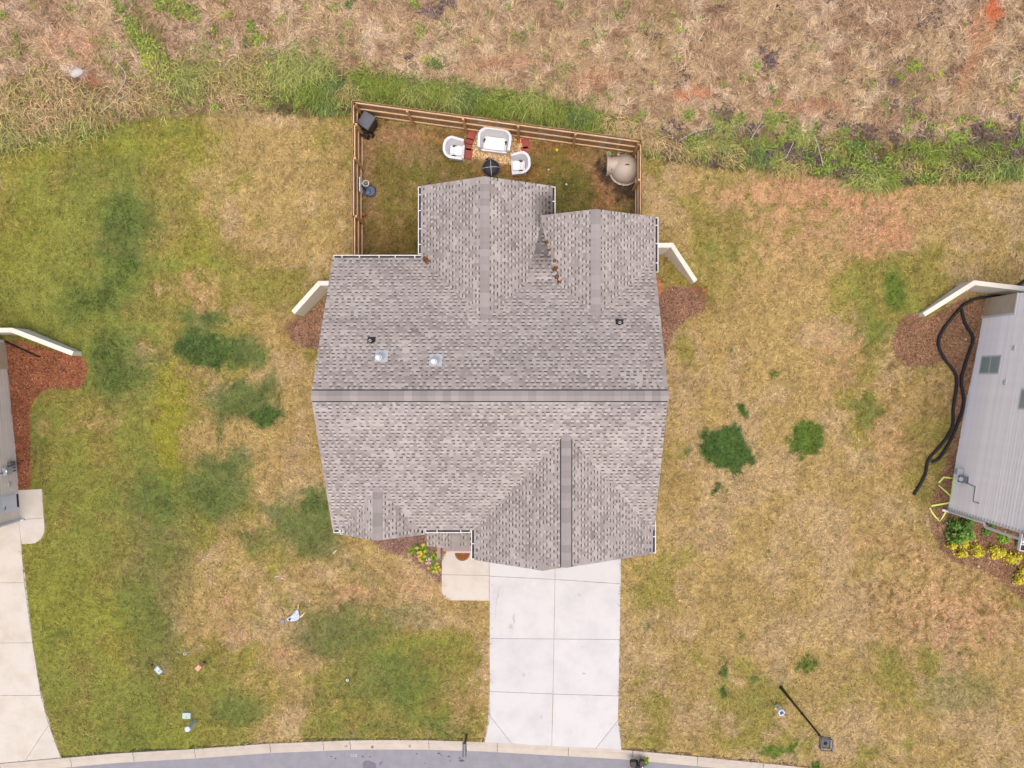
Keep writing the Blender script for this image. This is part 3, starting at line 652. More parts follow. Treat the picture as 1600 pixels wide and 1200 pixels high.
def ridge(A, B, s, zr, parent, vent=False, ln=.26, hw=.175):
    A = np.array(A, float); B = np.array(B, float); d = B - A; L = np.linalg.norm(d); ang = math.atan2(d[1], d[0])
    n = max(1, int(round(L / ln))); st = L / n
    off = .055 if vent else .022
    if vent:
        me = MB(); w2 = hw + .035
        me.add([(0, -w2, -s * w2), (0, 0, 0), (0, w2, -s * w2), (L, -w2, -s * w2), (L, 0, 0), (L, w2, -s * w2), (0, -w2, -s * w2 - .05), (L, -w2, -s * w2 - .05), (0, w2, -s * w2 - .05), (L, w2, -s * w2 - .05)],
               [(0, 3, 4, 1), (1, 4, 5, 2), (6, 7, 3, 0), (2, 5, 9, 8)])
        o = share('ridge_vent', me.mesh('ridge_vent', 'vent'), parent, (A[0], A[1], zr + .035), (0, 0, ang))
    me = MB(); lo, hi = .0, .022; e = st + .03
    vs = []
    for x, h in ((0, hi), (e, lo)):
        for yy in (-hw, 0, hw): vs.append((x, yy, -s * abs(yy) * .96 + h))
    for x in (0, e):
        for yy in (-hw, 0, hw): vs.append((x, yy, -s * abs(yy) * .96 - .012))
    me.add(vs, [(0, 3, 4, 1), (1, 4, 5, 2), (0, 1, 7, 6), (1, 2, 8, 7), (0, 6, 9, 3), (2, 5, 11, 8)])
    mm = me.mesh('ridge_cap', 'cap')
    for i in range(n):
        p = A + d * (i / n); share('ridge_cap', mm, parent, (p[0], p[1], zr + off), (0, 0, ang))
# main roof
XL, XR, YF, YR = -7.218, 4.662, -5.656, 4.354; SM = .57; YM = (YF + YR) / 2; RUN = YR - YM
mf = slope((XL, YF, HE), (0, 1), XR - XL, RUN, SM, seed=1)
mr_ = slope((XR, YR, HE), (0, -1), XR - XL, RUN, SM, seed=2)
ridge((XL, YM), (XR, YM), SM, HE + SM * RUN, mf, vent=True)
# rear gable west and east, the cricket between
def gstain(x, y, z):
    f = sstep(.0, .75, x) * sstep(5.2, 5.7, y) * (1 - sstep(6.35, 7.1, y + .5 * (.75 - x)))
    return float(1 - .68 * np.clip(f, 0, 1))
def gable(xl, xr, y_front, s, junction, front, seed, vent=False, stain=None, he=HE, parent=house, roofname='roof_slope'):
    xm = (xl + xr) / 2; hw = (xr - xl) / 2; L = abs(y_front - junction)
    if front:    # faces -y
        a = slope((xl, max(y_front, junction), he), (1, 0), L, hw, s, seed=seed, stain=stain, parent=parent, name=roofname)
        b = slope((xr, min(y_front, junction), he), (-1, 0), L, hw, s, seed=seed + 1, stain=stain, parent=parent, name=roofname)
    else:
        a = slope((xl, max(y_front, junction), he), (1, 0), L, hw, s, seed=seed, parent=parent, name=roofname)
        b = slope((xr, min(y_front, junction), he), (-1, 0), L, hw, s, seed=seed + 1, stain=stain, parent=parent, name=roofname)
    ridge((xm, y_front), (xm, junction), s, he + s * hw, a, vent=vent)
    return a, b
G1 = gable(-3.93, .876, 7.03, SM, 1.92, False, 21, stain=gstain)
G2 = gable(.108, 4.686, 5.893, SM, 2.02, False, 31)
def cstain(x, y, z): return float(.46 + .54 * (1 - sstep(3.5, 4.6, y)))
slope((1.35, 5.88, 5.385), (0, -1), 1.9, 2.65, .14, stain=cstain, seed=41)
# garage gable, the thin gable nested in front of it, the west front gable
GA = gable(-1.964, 4.591, -6.55, .64, -1.95, True, 51, vent=True)
slope((-1.964, -6.552, HE + .001), (1, 0), .23, 2.474, .64, seed=53)
nb = slope((2.984, -6.782, HE + .001), (-1, 0), .23, 2.474, .64, seed=54)
ridge((.51, -6.79), (.51, -6.45), .64, HE + .64 * 2.474, nb)
SW_ = gable(-6.815, -3.976, -5.86, .68, -3.9, True, 61)
PORCH = gable(-4.03, -1.67, -6.80, .47, -5.2, True, 71, he=2.75)
# walls
wl = MB()
def gwall(xl, xr, y0, y1, s, he, ov=.3):
    m = MB(); xm = (xl + xr) / 2; a, b = xl + ov, xr - ov; hb = he + s * ov - .16; zt = he + s * (xr - xl) / 2 - .16
    m.add([(a, y0, -.3), (b, y0, -.3), (b, y0, hb), (xm, y0, zt), (a, y0, hb), (a, y1, -.3), (b, y1, -.3), (b, y1, hb), (xm, y1, zt), (a, y1, hb)],
          [(0, 1, 2, 3, 4), (9, 8, 7, 6, 5), (1, 6, 7, 2), (5, 0, 4, 9), (3, 2, 7, 8), (4, 3, 8, 9)])
    return m.build('wall', 'sidingtan', house)
m = MB(); a, b = YF + .3, YR - .3; hb = HE + SM * .3 - .16; zt = HE + SM * RUN - .16; x0, x1 = XL + .28, XR - .28
m.add([(x0, a, -.3), (x1, a, -.3), (x1, b, -.3), (x0, b, -.3), (x0, a, hb), (x1, a, hb), (x1, b, hb), (x0, b, hb), (x0, YM, zt), (x1, YM, zt)],
      [(0, 1, 5, 4), (2, 3, 7, 6), (1, 2, 6, 9, 5), (3, 0, 4, 8, 7), (4, 5, 9, 8), (7, 8, 9, 6)])
m.build('wall', 'sidingtan', house)
gwall(-3.93, .876, 4.05, 6.75, SM, HE); gwall(.108, 4.68, 4.05, 5.6, SM, HE); gwall(-1.964, 4.591, -6.25, -5.36, .64, HE); gwall(-6.815, -3.976, -5.56, -5.36, .68, HE)
m = MB(); a, b, xm_ = -1.664, 2.684, .51; zb = HE - .35; hb_ = HE + .64 * .3 - .16; zt_ = HE + .64 * 2.474 - .16
m.add([(a, -6.6, zb), (b, -6.6, zb), (b, -6.6, hb_), (xm_, -6.6, zt_), (a, -6.6, hb_), (a, -6.252, zb), (b, -6.252, zb), (b, -6.252, hb_), (xm_, -6.252, zt_), (a, -6.252, hb_)],
      [(0, 1, 2, 3, 4), (9, 8, 7, 6, 5), (1, 6, 7, 2), (5, 0, 4, 9), (3, 2, 7, 8), (4, 3, 8, 9), (0, 5, 6, 1)])
m.build('gable_wall', 'sidingtan', house)
def window(house, x, y, z, w_, h_, face):      # face: outward axis sign on y
    f = MB(); o = .03 * face
    f.box((x - w_ / 2 - .06, min(y, y + o), z - .06), (x + w_ / 2 + .06, max(y, y + o), z + h_ + .06)); fo = f.build('window', 'white', house)
    y2 = y + o * 1.1
    for k in (-1, 1): MB().box((x + k * w_ / 4 - w_ / 4 + .03, min(y2, y2 + .004 * face), z), (x + k * w_ / 4 + w_ / 4 - .03, max(y2, y2 + .004 * face), z + h_)).build('pane', 'glass', fo)
window(house, -5.4, -5.56, 1.0, 1.5, 1.4, -1); window(house, -5.4, -5.56, 3.5, 1.5, 1.3, -1); window(house, 1.3, -6.25, 3.5, 1.6, 1.2, -1)
window(house, -5.4, 4.05, 3.2, 1.2, 1.2, 1); window(house, -1.5, 6.75, 3.0, 1.6, 1.4, 1); window(house, 2.5, 5.6, 3.0, 1.4, 1.3, 1)
d_ = MB().box((-1.4, -6.28, .05), (3.95, -6.25, 2.2)).build('garage_door', 'door', house)
for i in range(4): MB().box((-1.36, -6.29, .08 + i * .53), (3.91, -6.281, .57 + i * .53)).build('door_panel', 'door', d_)
d_ = MB().box((-3.3, -5.40, .35), (-2.35, -5.36, 2.4)).build('door', 'dark', house); MB().lathe([(.03, 0), (.03, .05)], 8, (-2.45, -5.43, 1.35)).build('handle', 'steel', d_)
# gutters
def gutter(A, B, n, z, parent=house, straps=None):
    A = np.array((*A, z), float); B = np.array((*B, z), float); n = np.array((*n, 0.), float); t = (B - A); L = np.linalg.norm(t); t /= L
    wd = .13; e = np.array((0, 0, 1.))
    def bar(m, a, b, n0, n1, z0, z1):
        pts = [(a, n0), (b, n0), (b, n1), (a, n1)]
        bot = [A + t * u + n * v + e * z0 for u, v in pts]; top = [A + t * u + n * v + e * z1 for u, v in pts]
        if np.cross(t, n)[2] < 0: bot = bot[::-1]; top = top[::-1]
        m.hexa(bot, top)
    m = MB(); bar(m, 0, L, wd - .03, wd, -.14, -.01); bar(m, 0, .025, 0.005, wd - .03, -.14, -.012); bar(m, L - .025, L, 0.005, wd - .03, -.14, -.012)
    g = m.build('gutter', 'white', parent)
    m = MB(); bar(m, .025, L - .025, 0.004, wd - .03, -.138, -.10); m.build('gutter_floor', 'gutterin', g)
    k = max(1, int(L / .62))
    for i in range(k):
        u = L * (i + .5) / k + random.uniform(-.06, .06); m = MB(); bar(m, u - .018, u + .018, 0.006, wd - .03, -.035, -.013); m.build('gutter_strap', 'white', g)
gutter((XL + .02, YR + .01), (-3.86, YR + .01), (0, 1), HE - .01)
gutter((-3.94, 7.02), (-3.94, 4.52), (-1, 0), HE - .01)
gutter((.886, 5.95), (.886, 7.02), (1, 0), HE - .01)
gutter((4.696, 5.88), (4.696, 3.85), (1, 0), HE - .01)
gutter((XL + .02, YF - .01), (-6.85, YF - .01), (0, -1), HE - .01)
gutter((-6.825, -5.50), (-6.825, -5.85), (-1, 0), HE - .01)
gutter((-3.966, -5.50), (-3.966, -5.85), (1, 0), HE - .01)
gutter((-3.80, YF - .01), (-2.12, YF - .01), (0, -1), HE - .01)
gutter((-1.974, -5.60), (-1.974, -6.77), (-1, 0), HE - .01)
gutter((4.601, -5.35), (4.601, -6.54), (1, 0), HE - .01)
# pipes on the roof
def rz_main(y): return HE + SM * (RUN - abs(y - YM))
def on_rear(px, py):
    y = 2.0
    for _ in range(8):
        z = rz_main(y); y = W(px, py, z)[1]
    return W(px, py, rz_main(y))
for px, py in ((595, 559), (680, 565)):
    p = on_rear(px, py); v = MB().lathe([(.055, 0), (.055, .56), (.0, .565)], 14, p, capt=False).build('vent_pipe', 'galv', house, smooth=True)
    MB().lathe([(.20, -.02), (.13, .06), (.075, .20), (.06, .22)], 18, p).build('flashing_cone', 'galvd', v, smooth=True)
    f = MB(); q = [(p[0] + a, p[1] + b) for a, b in ((-.2, -.14), (.24, -.14), (.24, .26), (-.2, .26))]
    f.prism(q, lambda x, y: rz_main(y) + .015, lambda x, y: rz_main(y) + .022); f.build('flashing_plate', 'galvd', v)
    MB().lathe([(.085, .50), (.085, .58), (.06, .60), (.0, .602)], 16, p, capt=False).build('pipe_cap', 'white', v, smooth=True)
    MB().lathe([(.10, .26), (.10, .30)], 16, p).build('storm_collar', 'white', v, smooth=True)
for px, py in ((580, 532.5), (967.5, 504.5)):
    p = on_rear(px, py); v = MB().lathe([(.115, -.03), (.095, .08), (.06, .14)], 16, p).build('pipe_boot', 'blackmetal', house, smooth=True)
    MB().lathe([(.045, 0), (.045, .24), (.03, .24), (.03, .1)], 14, p, capt=True).build('pipe', 'stone', v, smooth=True)
    q = [(p[0] + a, p[1] + b) for a, b in ((-.13, -.05), (.15, -.05), (.15, .14), (-.13, .14))]
    MB().prism(q, lambda x, y: rz_main(y) + .014, lambda x, y: rz_main(y) + .02).build('flashing_plate', 'blackmetal', v)
# leaf litter in the valley
m = MB(); m.c = []
for px, py, n_, r_ in [(867, 420, 34, .10), (870, 432, 26, .09), (873, 441, 12, .07), (854, 378, 16, .07), (866, 408, 14, .05), (665, 405, 30, .10), (669, 410, 16, .09), (858, 390, 12, .05)]:
    p = W(px, py, 5.66 if px > 700 else 5.22)
    for _ in range(n_):
        a = random.uniform(0, 6.3); rr = r_ * random.random(); c_ = C(132, 92, 66) * random.uniform(.4, 1.2); x_, y_ = p[0] + rr * math.cos(a), p[1] + rr * math.sin(a); l = random.uniform(.02, .05); b_ = random.uniform(0, 6.3)
        zz = max(rz_main(y_) if y_ < YR else HE, HE + SM * (.876 - x_) if px > 700 else 0, HE + SM * (x_ - .108) if px > 700 else HE + SM * max(0, x_ + 3.93)) + .03 + random.uniform(0, .02)
        m.add([(x_ + l * math.cos(b_ + t), y_ + l * math.sin(b_ + t), zz + random.uniform(0, .015)) for t in (0, 1.9, 3.4, 5)], [(0, 1, 2, 3)], c_)
o = m.build('leaf_litter', 'chip', house); o['kind'] = 'stuff'
# porch: steps, side curb, floor, post
MB().box((-3.75, -7.25, -.1), (-1.66, -5.36, .34)).build('porch_floor', 'walk', house)
for i in range(3): MB().box((-3.72, -7.36 - i * .125, -.1), (-2.45, -7.252 - i * .125, .33 - i * .10)).build('porch_step', 'mauve', house)
MB().box((-3.92, -7.86, -.1), (-3.77, -7.02, .42)).build('porch_curb', 'mauve', house)
MB().box((-3.83, -6.72, .34), (-3.69, -6.58, 2.72)).build('porch_post', 'white', house); MB().box((-3.86, -6.74, 2.5), (-1.66, -6.56, 2.72)).build('porch_beam', 'white', house)
# door mat
p = W(722.5, 864, .05); dm = thing('door_mat', 'half round brown coir door mat at the foot of the porch steps', 'door mat', (p[0], p[1], .034))
arc = [(p[0] + .33 * math.cos(t), p[1] - .01 + .34 * math.sin(t)) for t in np.linspace(math.pi, 2 * math.pi, 22)]
MB().prism(arc, .036, .05).build('pad', 'mat', dm)
for t in np.linspace(math.pi + .2, 2 * math.pi - .2, 9):
    a, b = .10, .28; u = np.array((math.cos(t), math.sin(t))); v_ = np.array((-u[1], u[0])); c0 = p[:2] + u * a; c1 = p[:2] + u * b
    MB().prism([tuple(c0 - v_ * .008), tuple(c1 - v_ * .018), tuple(c1 + v_ * .018), tuple(c0 + v_ * .008)], .049, .054).build('ray', 'matdark', dm)

# ------------------------------------------------------------------ wing walls
def wing(key, label, th=.2):
    P = [p.copy() for p in WPTS[key]]; n = len(P); inn = []
    side = 1 if key in ('main_right', 'left_house') else -1     # pit side
    nor = []
    for i in range(n - 1):
        d = P[i + 1][:2] - P[i][:2]; d /= np.linalg.norm(d); nor.append(np.array((d[1], -d[0])) * side)
    for i in range(n):
        if i == 0: o = nor[0]
        elif i == n - 1: o = nor[-1]
        else: o = nor[i - 1] + nor[i]; o = o / (1 + nor[i - 1] @ nor[i])
        inn.append(P[i][:2] + o * th)
    t = thing('wing_wall', label, 'retaining wall', (P[1][0], P[1][1], float(hz(P[1][0], P[1][1]))))
    for i in range(n - 1):
        g = .004
        a, b, c_, d_ = P[i][:2], P[i + 1][:2], inn[i + 1], inn[i]
        bot = [(*a, -.4), (*b, -.4), (*c_, -.4), (*d_, -.4)]; top = [(*a, P[i][2]), (*b, P[i + 1][2]), (*c_, P[i + 1][2]), (*d_, P[i][2])]
        if side == 1: bot = bot[::-1]; top = top[::-1]
        MB().hexa(bot, top).build('wall_panel', 'wall', t, bevel=.015)
    return t
wing('main_left', 'pale concrete wing wall jutting from the left side of the shingled house')
wing('main_right', 'pale concrete wing wall jutting from the right side of the shingled house')
wing('right_house', 'long tan concrete wing wall beside the black pipes at right edge')
wing('left_house', 'grey white concrete wing wall above the red mulch at left edge')

# ------------------------------------------------------------------ neighbouring houses
def ray_plane(px, py, A, n):
    d = np.array(((px - CX) / F, (CY - py) / F, -1.0)); o = np.array((0, 0, H)); n3 = np.array((*n, 0.))
    t = ((np.array((*A[:2], 0)) - o) @ n3) / (d @ n3)
    return o + t * d
def neighbour(label, A, B, inward, height, sid):
    """A front base corner, B rear base corner; local y runs A to B, local x goes into the house."""
    d = B[:2] - A[:2]; L = np.linalg.norm(d); d /= L
    rz = math.atan2(d[1], d[0]) - math.pi / 2
    t = thing('neighbour_house', label, 'house', (A[0], A[1], 0), rz, local=True)
    ix = inward
    x0, x1 = (0.02, 9.0) if ix > 0 else (-9.0, -.02)
    MB().box((x0, 0.02, -.3), (x1, L - .02, height)).build('wall', sid, t)
    e = .2; n = int(height / e)
    me = MB(); xs = [-.016 * ix, .02 * ix]
    me.add([(-.045 * ix, 0, 0), (-.045 * ix, L, 0), (-.002 * ix, L, e + .004), (-.002 * ix, 0, e + .004), (.02 * ix, 0, 0), (.02 * ix, L, 0)], [(0, 1, 2, 3), (4, 5, 1, 0)] if ix < 0 else [(3, 2, 1, 0), (0, 1, 5, 4)])
    mm = me.mesh('siding_board', sid)
    for i in range(n): share('siding_board', mm, t, (0, 0, i * e))
    rh = height + .55 * (L / 2 + .4); ov = .13
    xo = (-ov, 9.4) if ix > 0 else (-9.4, ov)
    for sgn in (0, 1):
        ya, yb = (-.4, L / 2) if sgn == 0 else (L + .4, L / 2)
        q = [(xo[0], ya), (xo[1], ya), (xo[1], yb), (xo[0], yb)]
        f = lambda x, y, h=0: height + .1 + .55 * (L / 2 + .4 - abs(y - L / 2)) - .25 + h
        MB().prism(q, lambda x, y: f(x, y, -.12), lambda x, y: f(x, y, 0)).build('roof_slope', 'cap', t)
    # gable infill
    m = MB(); xa = .02 * ix
    m.add([(xa, .02, height), (xa, L - .02, height), (xa, L / 2, height + .55 * L / 2)], [(0, 1, 2)]); m.build('gable_wall', sid, t)
    inv = lambda p: np.array(((p[0] - A[0]) * math.cos(rz) + (p[1] - A[1]) * math.sin(rz), -(p[0] - A[0]) * math.sin(rz) + (p[1] - A[1]) * math.cos(rz), p[2]))
    nrm = np.array((d[1], -d[0]))
    pick = lambda px, py: inv(ray_plane(px, py, A, nrm))
    return t, pick, L
A = W(1482, 796); B = W(1538, 468)
rh_, pick, L = neighbour('two storey house with light grey lap siding cut by right edge', A, B, 1, 5.4, 'siding')
def yzbox(m, y0, y1, z0, z1, x0, x1): return m.box((min(x0, x1), min(y0, y1), min(z0, z1)), (max(x0, x1), max(y0, y1), max(z0, z1)))
# corner trim, foundation, windows
yzbox(MB(), -.03, .10, 0, 5.4, -.035, .1).build('corner_trim', 'white', rh_)
q0 = pick(1535, 497); q1 = pick(1597, 452)
yzbox(MB(), L - .78, L + .02, -.2, 2.35, -.05, .1).build('foundation_wall', 'found', rh_)
yzbox(MB(), L - .86, L - .78, 0, 2.42, -.06, .05).build('foundation_trim', 'white', rh_); yzbox(MB(), L - .78, L + .03, 2.35, 2.42, -.06, .05).build('foundation_trim', 'white', rh_)
for (pa, pb, pc, pd, two) in ((1531, 585, 1567, 555, True), (1592, 640, 1625, 608, True)):
    a = pick(pa, pb); b = pick(pc, pd); y0, y1 = sorted((a[1], b[1])); z0, z1 = sorted((a[2], b[2])); z1 = min(z1, z0 + 1.7)
    f = yzbox(MB(), y0, y1, z0, z1, -.05, .0).build('window', 'white', rh_)
    w2 = (z1 - z0)
    for zz in ((z0 + .07, (z0 + z1) / 2 - .03), ((z0 + z1) / 2 + .03, z1 - .07)):
        yzbox(MB(), y0 + .07, y1 - .07, zz[0], zz[1], -.056, -.04).build('pane', 'glass', f)
for pa, pb in ((1586, 544), (1572, 598)):
    a = pick(pa, pb); f = yzbox(MB(), a[1] - .09, a[1] + .09, a[2] - .09, a[2] + .09, -.07, 0).build('wall_vent', 'white', rh_); yzbox(MB(), a[1] - .07, a[1] + .07, a[2] - .075, a[2] - .05, -.074, -.06).build('louvre', 'stone', f)
# downspout at the front corner, with its offset bend
m = MB(); P_ = [(-.07, -.07, .12), (-.07, -.07, 2.75), (-.07, -.22, 2.95), (-.07, -.24, 5.2), (-.07, -.30, 5.35)]
m.tube(P_, .055, 8).build('downspout', 'white', rh_)
m = MB(); m.tube([(-.07, -.07, .2), (-.16, -.07, .08), (-.3, -.07, .05)], .055, 8).build('downspout_foot', 'white', rh_)
g = yzbox(MB(), -.62, -.02, 5.18, 5.33, -.16, -.13).build('gutter', 'white', rh_)
m = MB(); m.box((-.16, -.65, 5.18), (.3, -.62, 5.33)); m.build('gutter_end', 'white', g)
MB().box((-.13, -.62, 5.18), (.3, -.02, 5.2)).build('gutter_floor', 'gutterin', g)
for yy in (-.42, -.2): MB().box((-.13, yy, 5.31), (.3, yy + .03, 5.325)).build('gutter_strap', 'white', g)
# meter with cable
a = pick(1487, 745); y0 = a[1]
mt = MB().box((-.24, y0 - .13, .75), (-.03, y0 + .15, 1.15)).build('meter_box', 'steel', rh_)
MB().lathe([(.11, 0), (.11, .06), (.07, .1)], 14, (-.3, y0 + .02, 1.05)).build('meter_dial', 'galv', mt, smooth=True)
MB().box((-.32, y0 + .18, .5), (-.03, y0 + .42, .75)).build('meter_case', 'galvd', mt)
MB().tube([(-.05, y0 - .1, 1.15), (-.05, y0 - .16, 1.5), (-.05, y0 - .16, 1.72), (-.05, y0 - .78, 1.78), (-.05, y0 - .80, 2.2)], .018, 6).build('cable', 'steel', mt)

A2 = W(31, 812); B2 = W(10, 534)
lh_, pick, L2 = neighbour('house with taupe lap siding and white side door cut by left edge', A2, B2, -1, 5.4, 'sidingtan')
yzbox(MB(), L2 - 1.2, L2 + .02, -.2, 2.2, .05, -.1).build('foundation_wall', 'found', lh_)
yzbox(MB(), L2 - .05, L2 + .06, .3, 2.4, .09, .05).build('foundation_trim', 'white', lh_)
a = pick(27, 796); b = pick(27, 768); y0, y1 = sorted((a[1], b[1]))
fr = yzbox(MB(), y0, y1, .05, 2.25, .045, 0).build('door', 'white', lh_)
yzbox(MB(), y0 + .10, y1 - .10, .06, .20, .055, .04).build('threshold', 'dark', fr)
yzbox(MB(), y0 + .09, y1 - .09, .22, 2.15, .07, .04).build('door_leaf', 'door', fr)
for zz in (.35, 1.25): yzbox(MB(), y0 + .2, y1 - .2, zz, zz + .7, .08, .06).build('door_panel', 'white', fr)
m = MB(); m.tube([(.07, y0 + .16, 1.05), (.13, y0 + .16, 1.05), (.13, y0 + .28, 1.05)], .016, 6).build('handle', 'blackmetal', fr)
m = MB(); m.tube([(.2, -.02, .08), (.09, -.02, .2), (.09, -.02, 5.3)], .055, 8).build('downspout', 'white', lh_)
yzbox(MB(), -.05, .08, 0, 5.4, .035, -.1).build('corner_trim', 'white', lh_)
a = pick(17, 733); mt = MB().box((.03, a[1] - .2, .55), (.22, a[1] + .12, .95)).build('meter_box', 'galvd', lh_)
MB().lathe([(.1, 0), (.1, .08), (.06, .1)], 14, (.2, a[1] - .02, .95)).build('meter_dial', 'galv', mt, smooth=True)
MB().box((.03, a[1] + .14, .3), (.2, a[1] + .34, .62)).build('meter_case', 'steel', mt)
for yy, z1 in ((a[1] - .1, 1.6), (a[1] + .05, .5)): MB().tube([(.06, yy, .1), (.06, yy, z1)], .022, 6).build('conduit', 'steel', mt)
a = pick(13, 757); yzbox(MB(), a[1] - .08, a[1] + .08, .5, .66, .08, 0).build('wall_vent', 'stone', lh_)

# ------------------------------------------------------------------ wooden fence
FZ = 1.5
NW = np.array((-6.93, 10.86)); NE = np.array((4.476, 9.30)); SWc = np.array((-6.93, 4.12)); SEc = np.array((4.476, 5.66))
fence = thing('wooden_fence', 'cedar picket privacy fence around the small yard behind the house', 'fence', (NW[0], NW[1], FZ))
fo = np.array(ORG[fence.name])
def board(nm, w_, th, h_, mname):
    m = MB(); m.add([(-w_ / 2, 0, 0), (w_ / 2, 0, 0), (w_ / 2, th, 0), (-w_ / 2, th, 0), (-w_ / 2, 0, h_ - .03), (w_ / 2, 0, h_ - .03), (w_ / 2, th, h_ - .03), (-w_ / 2, th, h_ - .03), (-w_ / 2 + .03, 0, h_), (w_ / 2 - .03, 0, h_), (w_ / 2 - .03, th, h_), (-w_ / 2 + .03, th, h_)],
                    [(0, 3, 2, 1), (0, 1, 5, 9, 8, 4), (3, 7, 11, 10, 6, 2), (1, 2, 6, 5), (0, 4, 7, 3), (4, 8, 11, 7), (5, 6, 10, 9), (8, 9, 10, 11)])
    return m.mesh(nm, mname)
PK = board('picket', .138, .02, 1.86, 'fence'); PKG = board('picket', .138, .02, 1.86, 'fencegrey')
def run(A, B, posts, grey=lambda u: False, drop=lambda u: 0.0, inside=1):
    d = B - A; L = np.linalg.norm(d); d = d / L; ang = math.atan2(d[1], d[0]); nin = np.array((-d[1], d[0])) * inside     # inward normal
    n = int(L / .145)
    for i in range(n):
        u = (i + .5) * L / n; p = A + d * u - nin * .0
        o = share('picket', PKG if grey(u) else PK, fence, (p[0] - fo[0], p[1] - fo[1], FZ - fo[2] + random.uniform(-.012, .012) - drop(u)), (random.uniform(-.008, .008), random.uniform(-.006, .006), ang + (math.pi if inside > 0 else 0)))
    for i, (u0, u1) in enumerate(zip(posts[:-1], posts[1:])):
        dz = drop((u0 + u1) / 2)
        for z0 in (.22, .92, 1.62):
            a = A + d * max(u0, .05) + nin * .005; b = A + d * min(u1, L - .05) + nin * .005; c_ = nin * .04
            bot = [(*a, FZ + z0 - dz), (*b, FZ + z0 - dz), (*(b + c_), FZ + z0 - dz), (*(a + c_), FZ + z0 - dz)]; top = [(p[0], p[1], FZ + z0 + .088 - dz) for p in bot]
            if inside < 0: bot = bot[::-1]; top = top[::-1]
            MB().hexa(bot, top).build('rail', 'rail', fence)
    for u in posts:
        p = A + d * u + nin * .10; dz = drop(min(u + .01, L - .01)); c_, s_ = d * .045, nin * .045
        q = [tuple(p - c_ - s_), tuple(p + c_ - s_), tuple(p + c_ + s_), tuple(p - c_ + s_)]
        MB().prism(q, FZ - .3, FZ + 1.80 - dz).build('post', 'post', fence)
Lb = np.linalg.norm(NE - NW)
run(NW, NE, [.1, 2.2, 4.42, 6.62, 8.9, Lb - .1], grey=lambda u: u > 4.9 and (int(u * 6.9) % 17 in (0, 1, 5)), inside=-1)
Ll = NW[1] - SWc[1]
run(NW, SWc, [.12, .85, 2.25, 4.5, Ll - .1], drop=lambda u: 0 if u < .7 else (.22 if u < 2.2 else .0 if u < 4.5 else .2), inside=1)
run(NE, SEc, [.12, 1.55, NE[1] - SEc[1] - .1], inside=-1)

# ------------------------------------------------------------------ patio furniture in the fenced yard
def wrap_shell(m, w_, d_, r, z0, z1, th, n=28, flare=.05, low=.12):
    """U-shaped back and arms: open towards -y. w_ half width, d_ depth."""
    path = [(-w_, -d_)]
    for t in np.linspace(math.pi, math.pi / 2, n // 2): path.append((-w_ + r + r * math.cos(t), r * math.sin(t) - r + d_))
    for t in np.linspace(math.pi / 2, 0, n // 2): path.append((w_ - r + r * math.cos(t), r * math.sin(t) - r + d_))
    path.append((w_, -d_)); P_ = np.array(path); k = len(P_)
    nor = []
    for i in range(k):
        t = P_[min(i + 1, k - 1)] - P_[max(i - 1, 0)]; t /= np.linalg.norm(t); nor.append(np.array((-t[1], t[0])))
    vs = []
    for i in range(k):
        b = (P_[i][1] + d_) / (2 * d_); ht = z0 + (z1 - z0) * (1 - low * 4 * (1 - sstep(.1, .8, b)) * .55)
        o = P_[i] + nor[i] * flare * (ht - z0)
        vs += [(P_[i][0], P_[i][1], z0), (o[0], o[1], ht - .02), (o[0] - nor[i][0] * th / 2, o[1] - nor[i][1] * th / 2, ht), (o[0] - nor[i][0] * th, o[1] - nor[i][1] * th, ht - .02), (P_[i][0] - nor[i][0] * th, P_[i][1] - nor[i][1] * th, z0)]
    fs = []
    for i in range(k - 1):
        for j in range(5): fs.append((i * 5 + j, (i + 1) * 5 + j, (i + 1) * 5 + (j + 1) % 5, i * 5 + (j + 1) % 5))
    fs += [(0, 1, 2, 3, 4), tuple(range((k - 1) * 5, k * 5))[::-1]]
    return m.add(vs, fs)
def rrect(w_, y0, y1, r, n=5):
    p = []
    for cx, cy, a in ((w_ - r, y1 - r, 0), (-w_ + r, y1 - r, 90), (-w_ + r, y0 + r, 180), (w_ - r, y0 + r, 270)):
        for k in range(n + 1): t = R(a + 90 * k / n); p.append((cx + r * math.cos(t), cy + r * math.sin(t)))
    return p
def wicker_seat(name, label, cat, p, rz, w_, d_, r, group=None):
    t = thing(name, label, cat, p, rz, group, local=True)
    wrap_shell(MB(), w_, d_, r, .14, .95, .10, flare=.16).build('back_and_arms', 'wicker', t, smooth=True)
    MB().prism(rrect(w_ - .08, -d_ + .0, d_ - .09, r * .5), .16, .34).build('seat', 'wicker', t, bevel=.02)
    MB().prism(rrect(w_ - .14, -d_ + .03, d_ - .28, .07), .342, .45).build('seat_cushion', 'cushion', t, bevel=.03)
    MB().prism(rrect(w_ - .02, -d_ - .02, -d_ + .05, .02), .12, .33).build('front_skirt', 'wicker', t, bevel=.01)
    for k in (-1, 1):
        MB().prism([(k * (w_ - .13) + .045 * math.cos(a), d_ * .15 + .11 * math.sin(a)) for a in np.linspace(0, 6.28, 10)[:-1]], .345, .352).build('arm_gap_shade', 'dark', t)  # dark disc on the seat, painted for the shaded gap under the arm
        for yy, sp in ((-d_ + .06, -.05), (d_ - .15, .05)): MB().tube([(k * (w_ - .08), yy, .18), (k * (w_ - .05), yy + sp, 0)], .026, 8).build('leg', 'wicker', t)
    return t
gp = G(774, 227.5); wicker_seat('wicker_loveseat', 'white wicker loveseat with rounded back against the rear fence', 'loveseat', gp, R(-7), .57, .34, .30)
gp = G(713, 240); wicker_seat('wicker_armchair', 'white wicker armchair left of the fire pit, facing right', 'armchair', gp, R(84), .33, .33, .26)
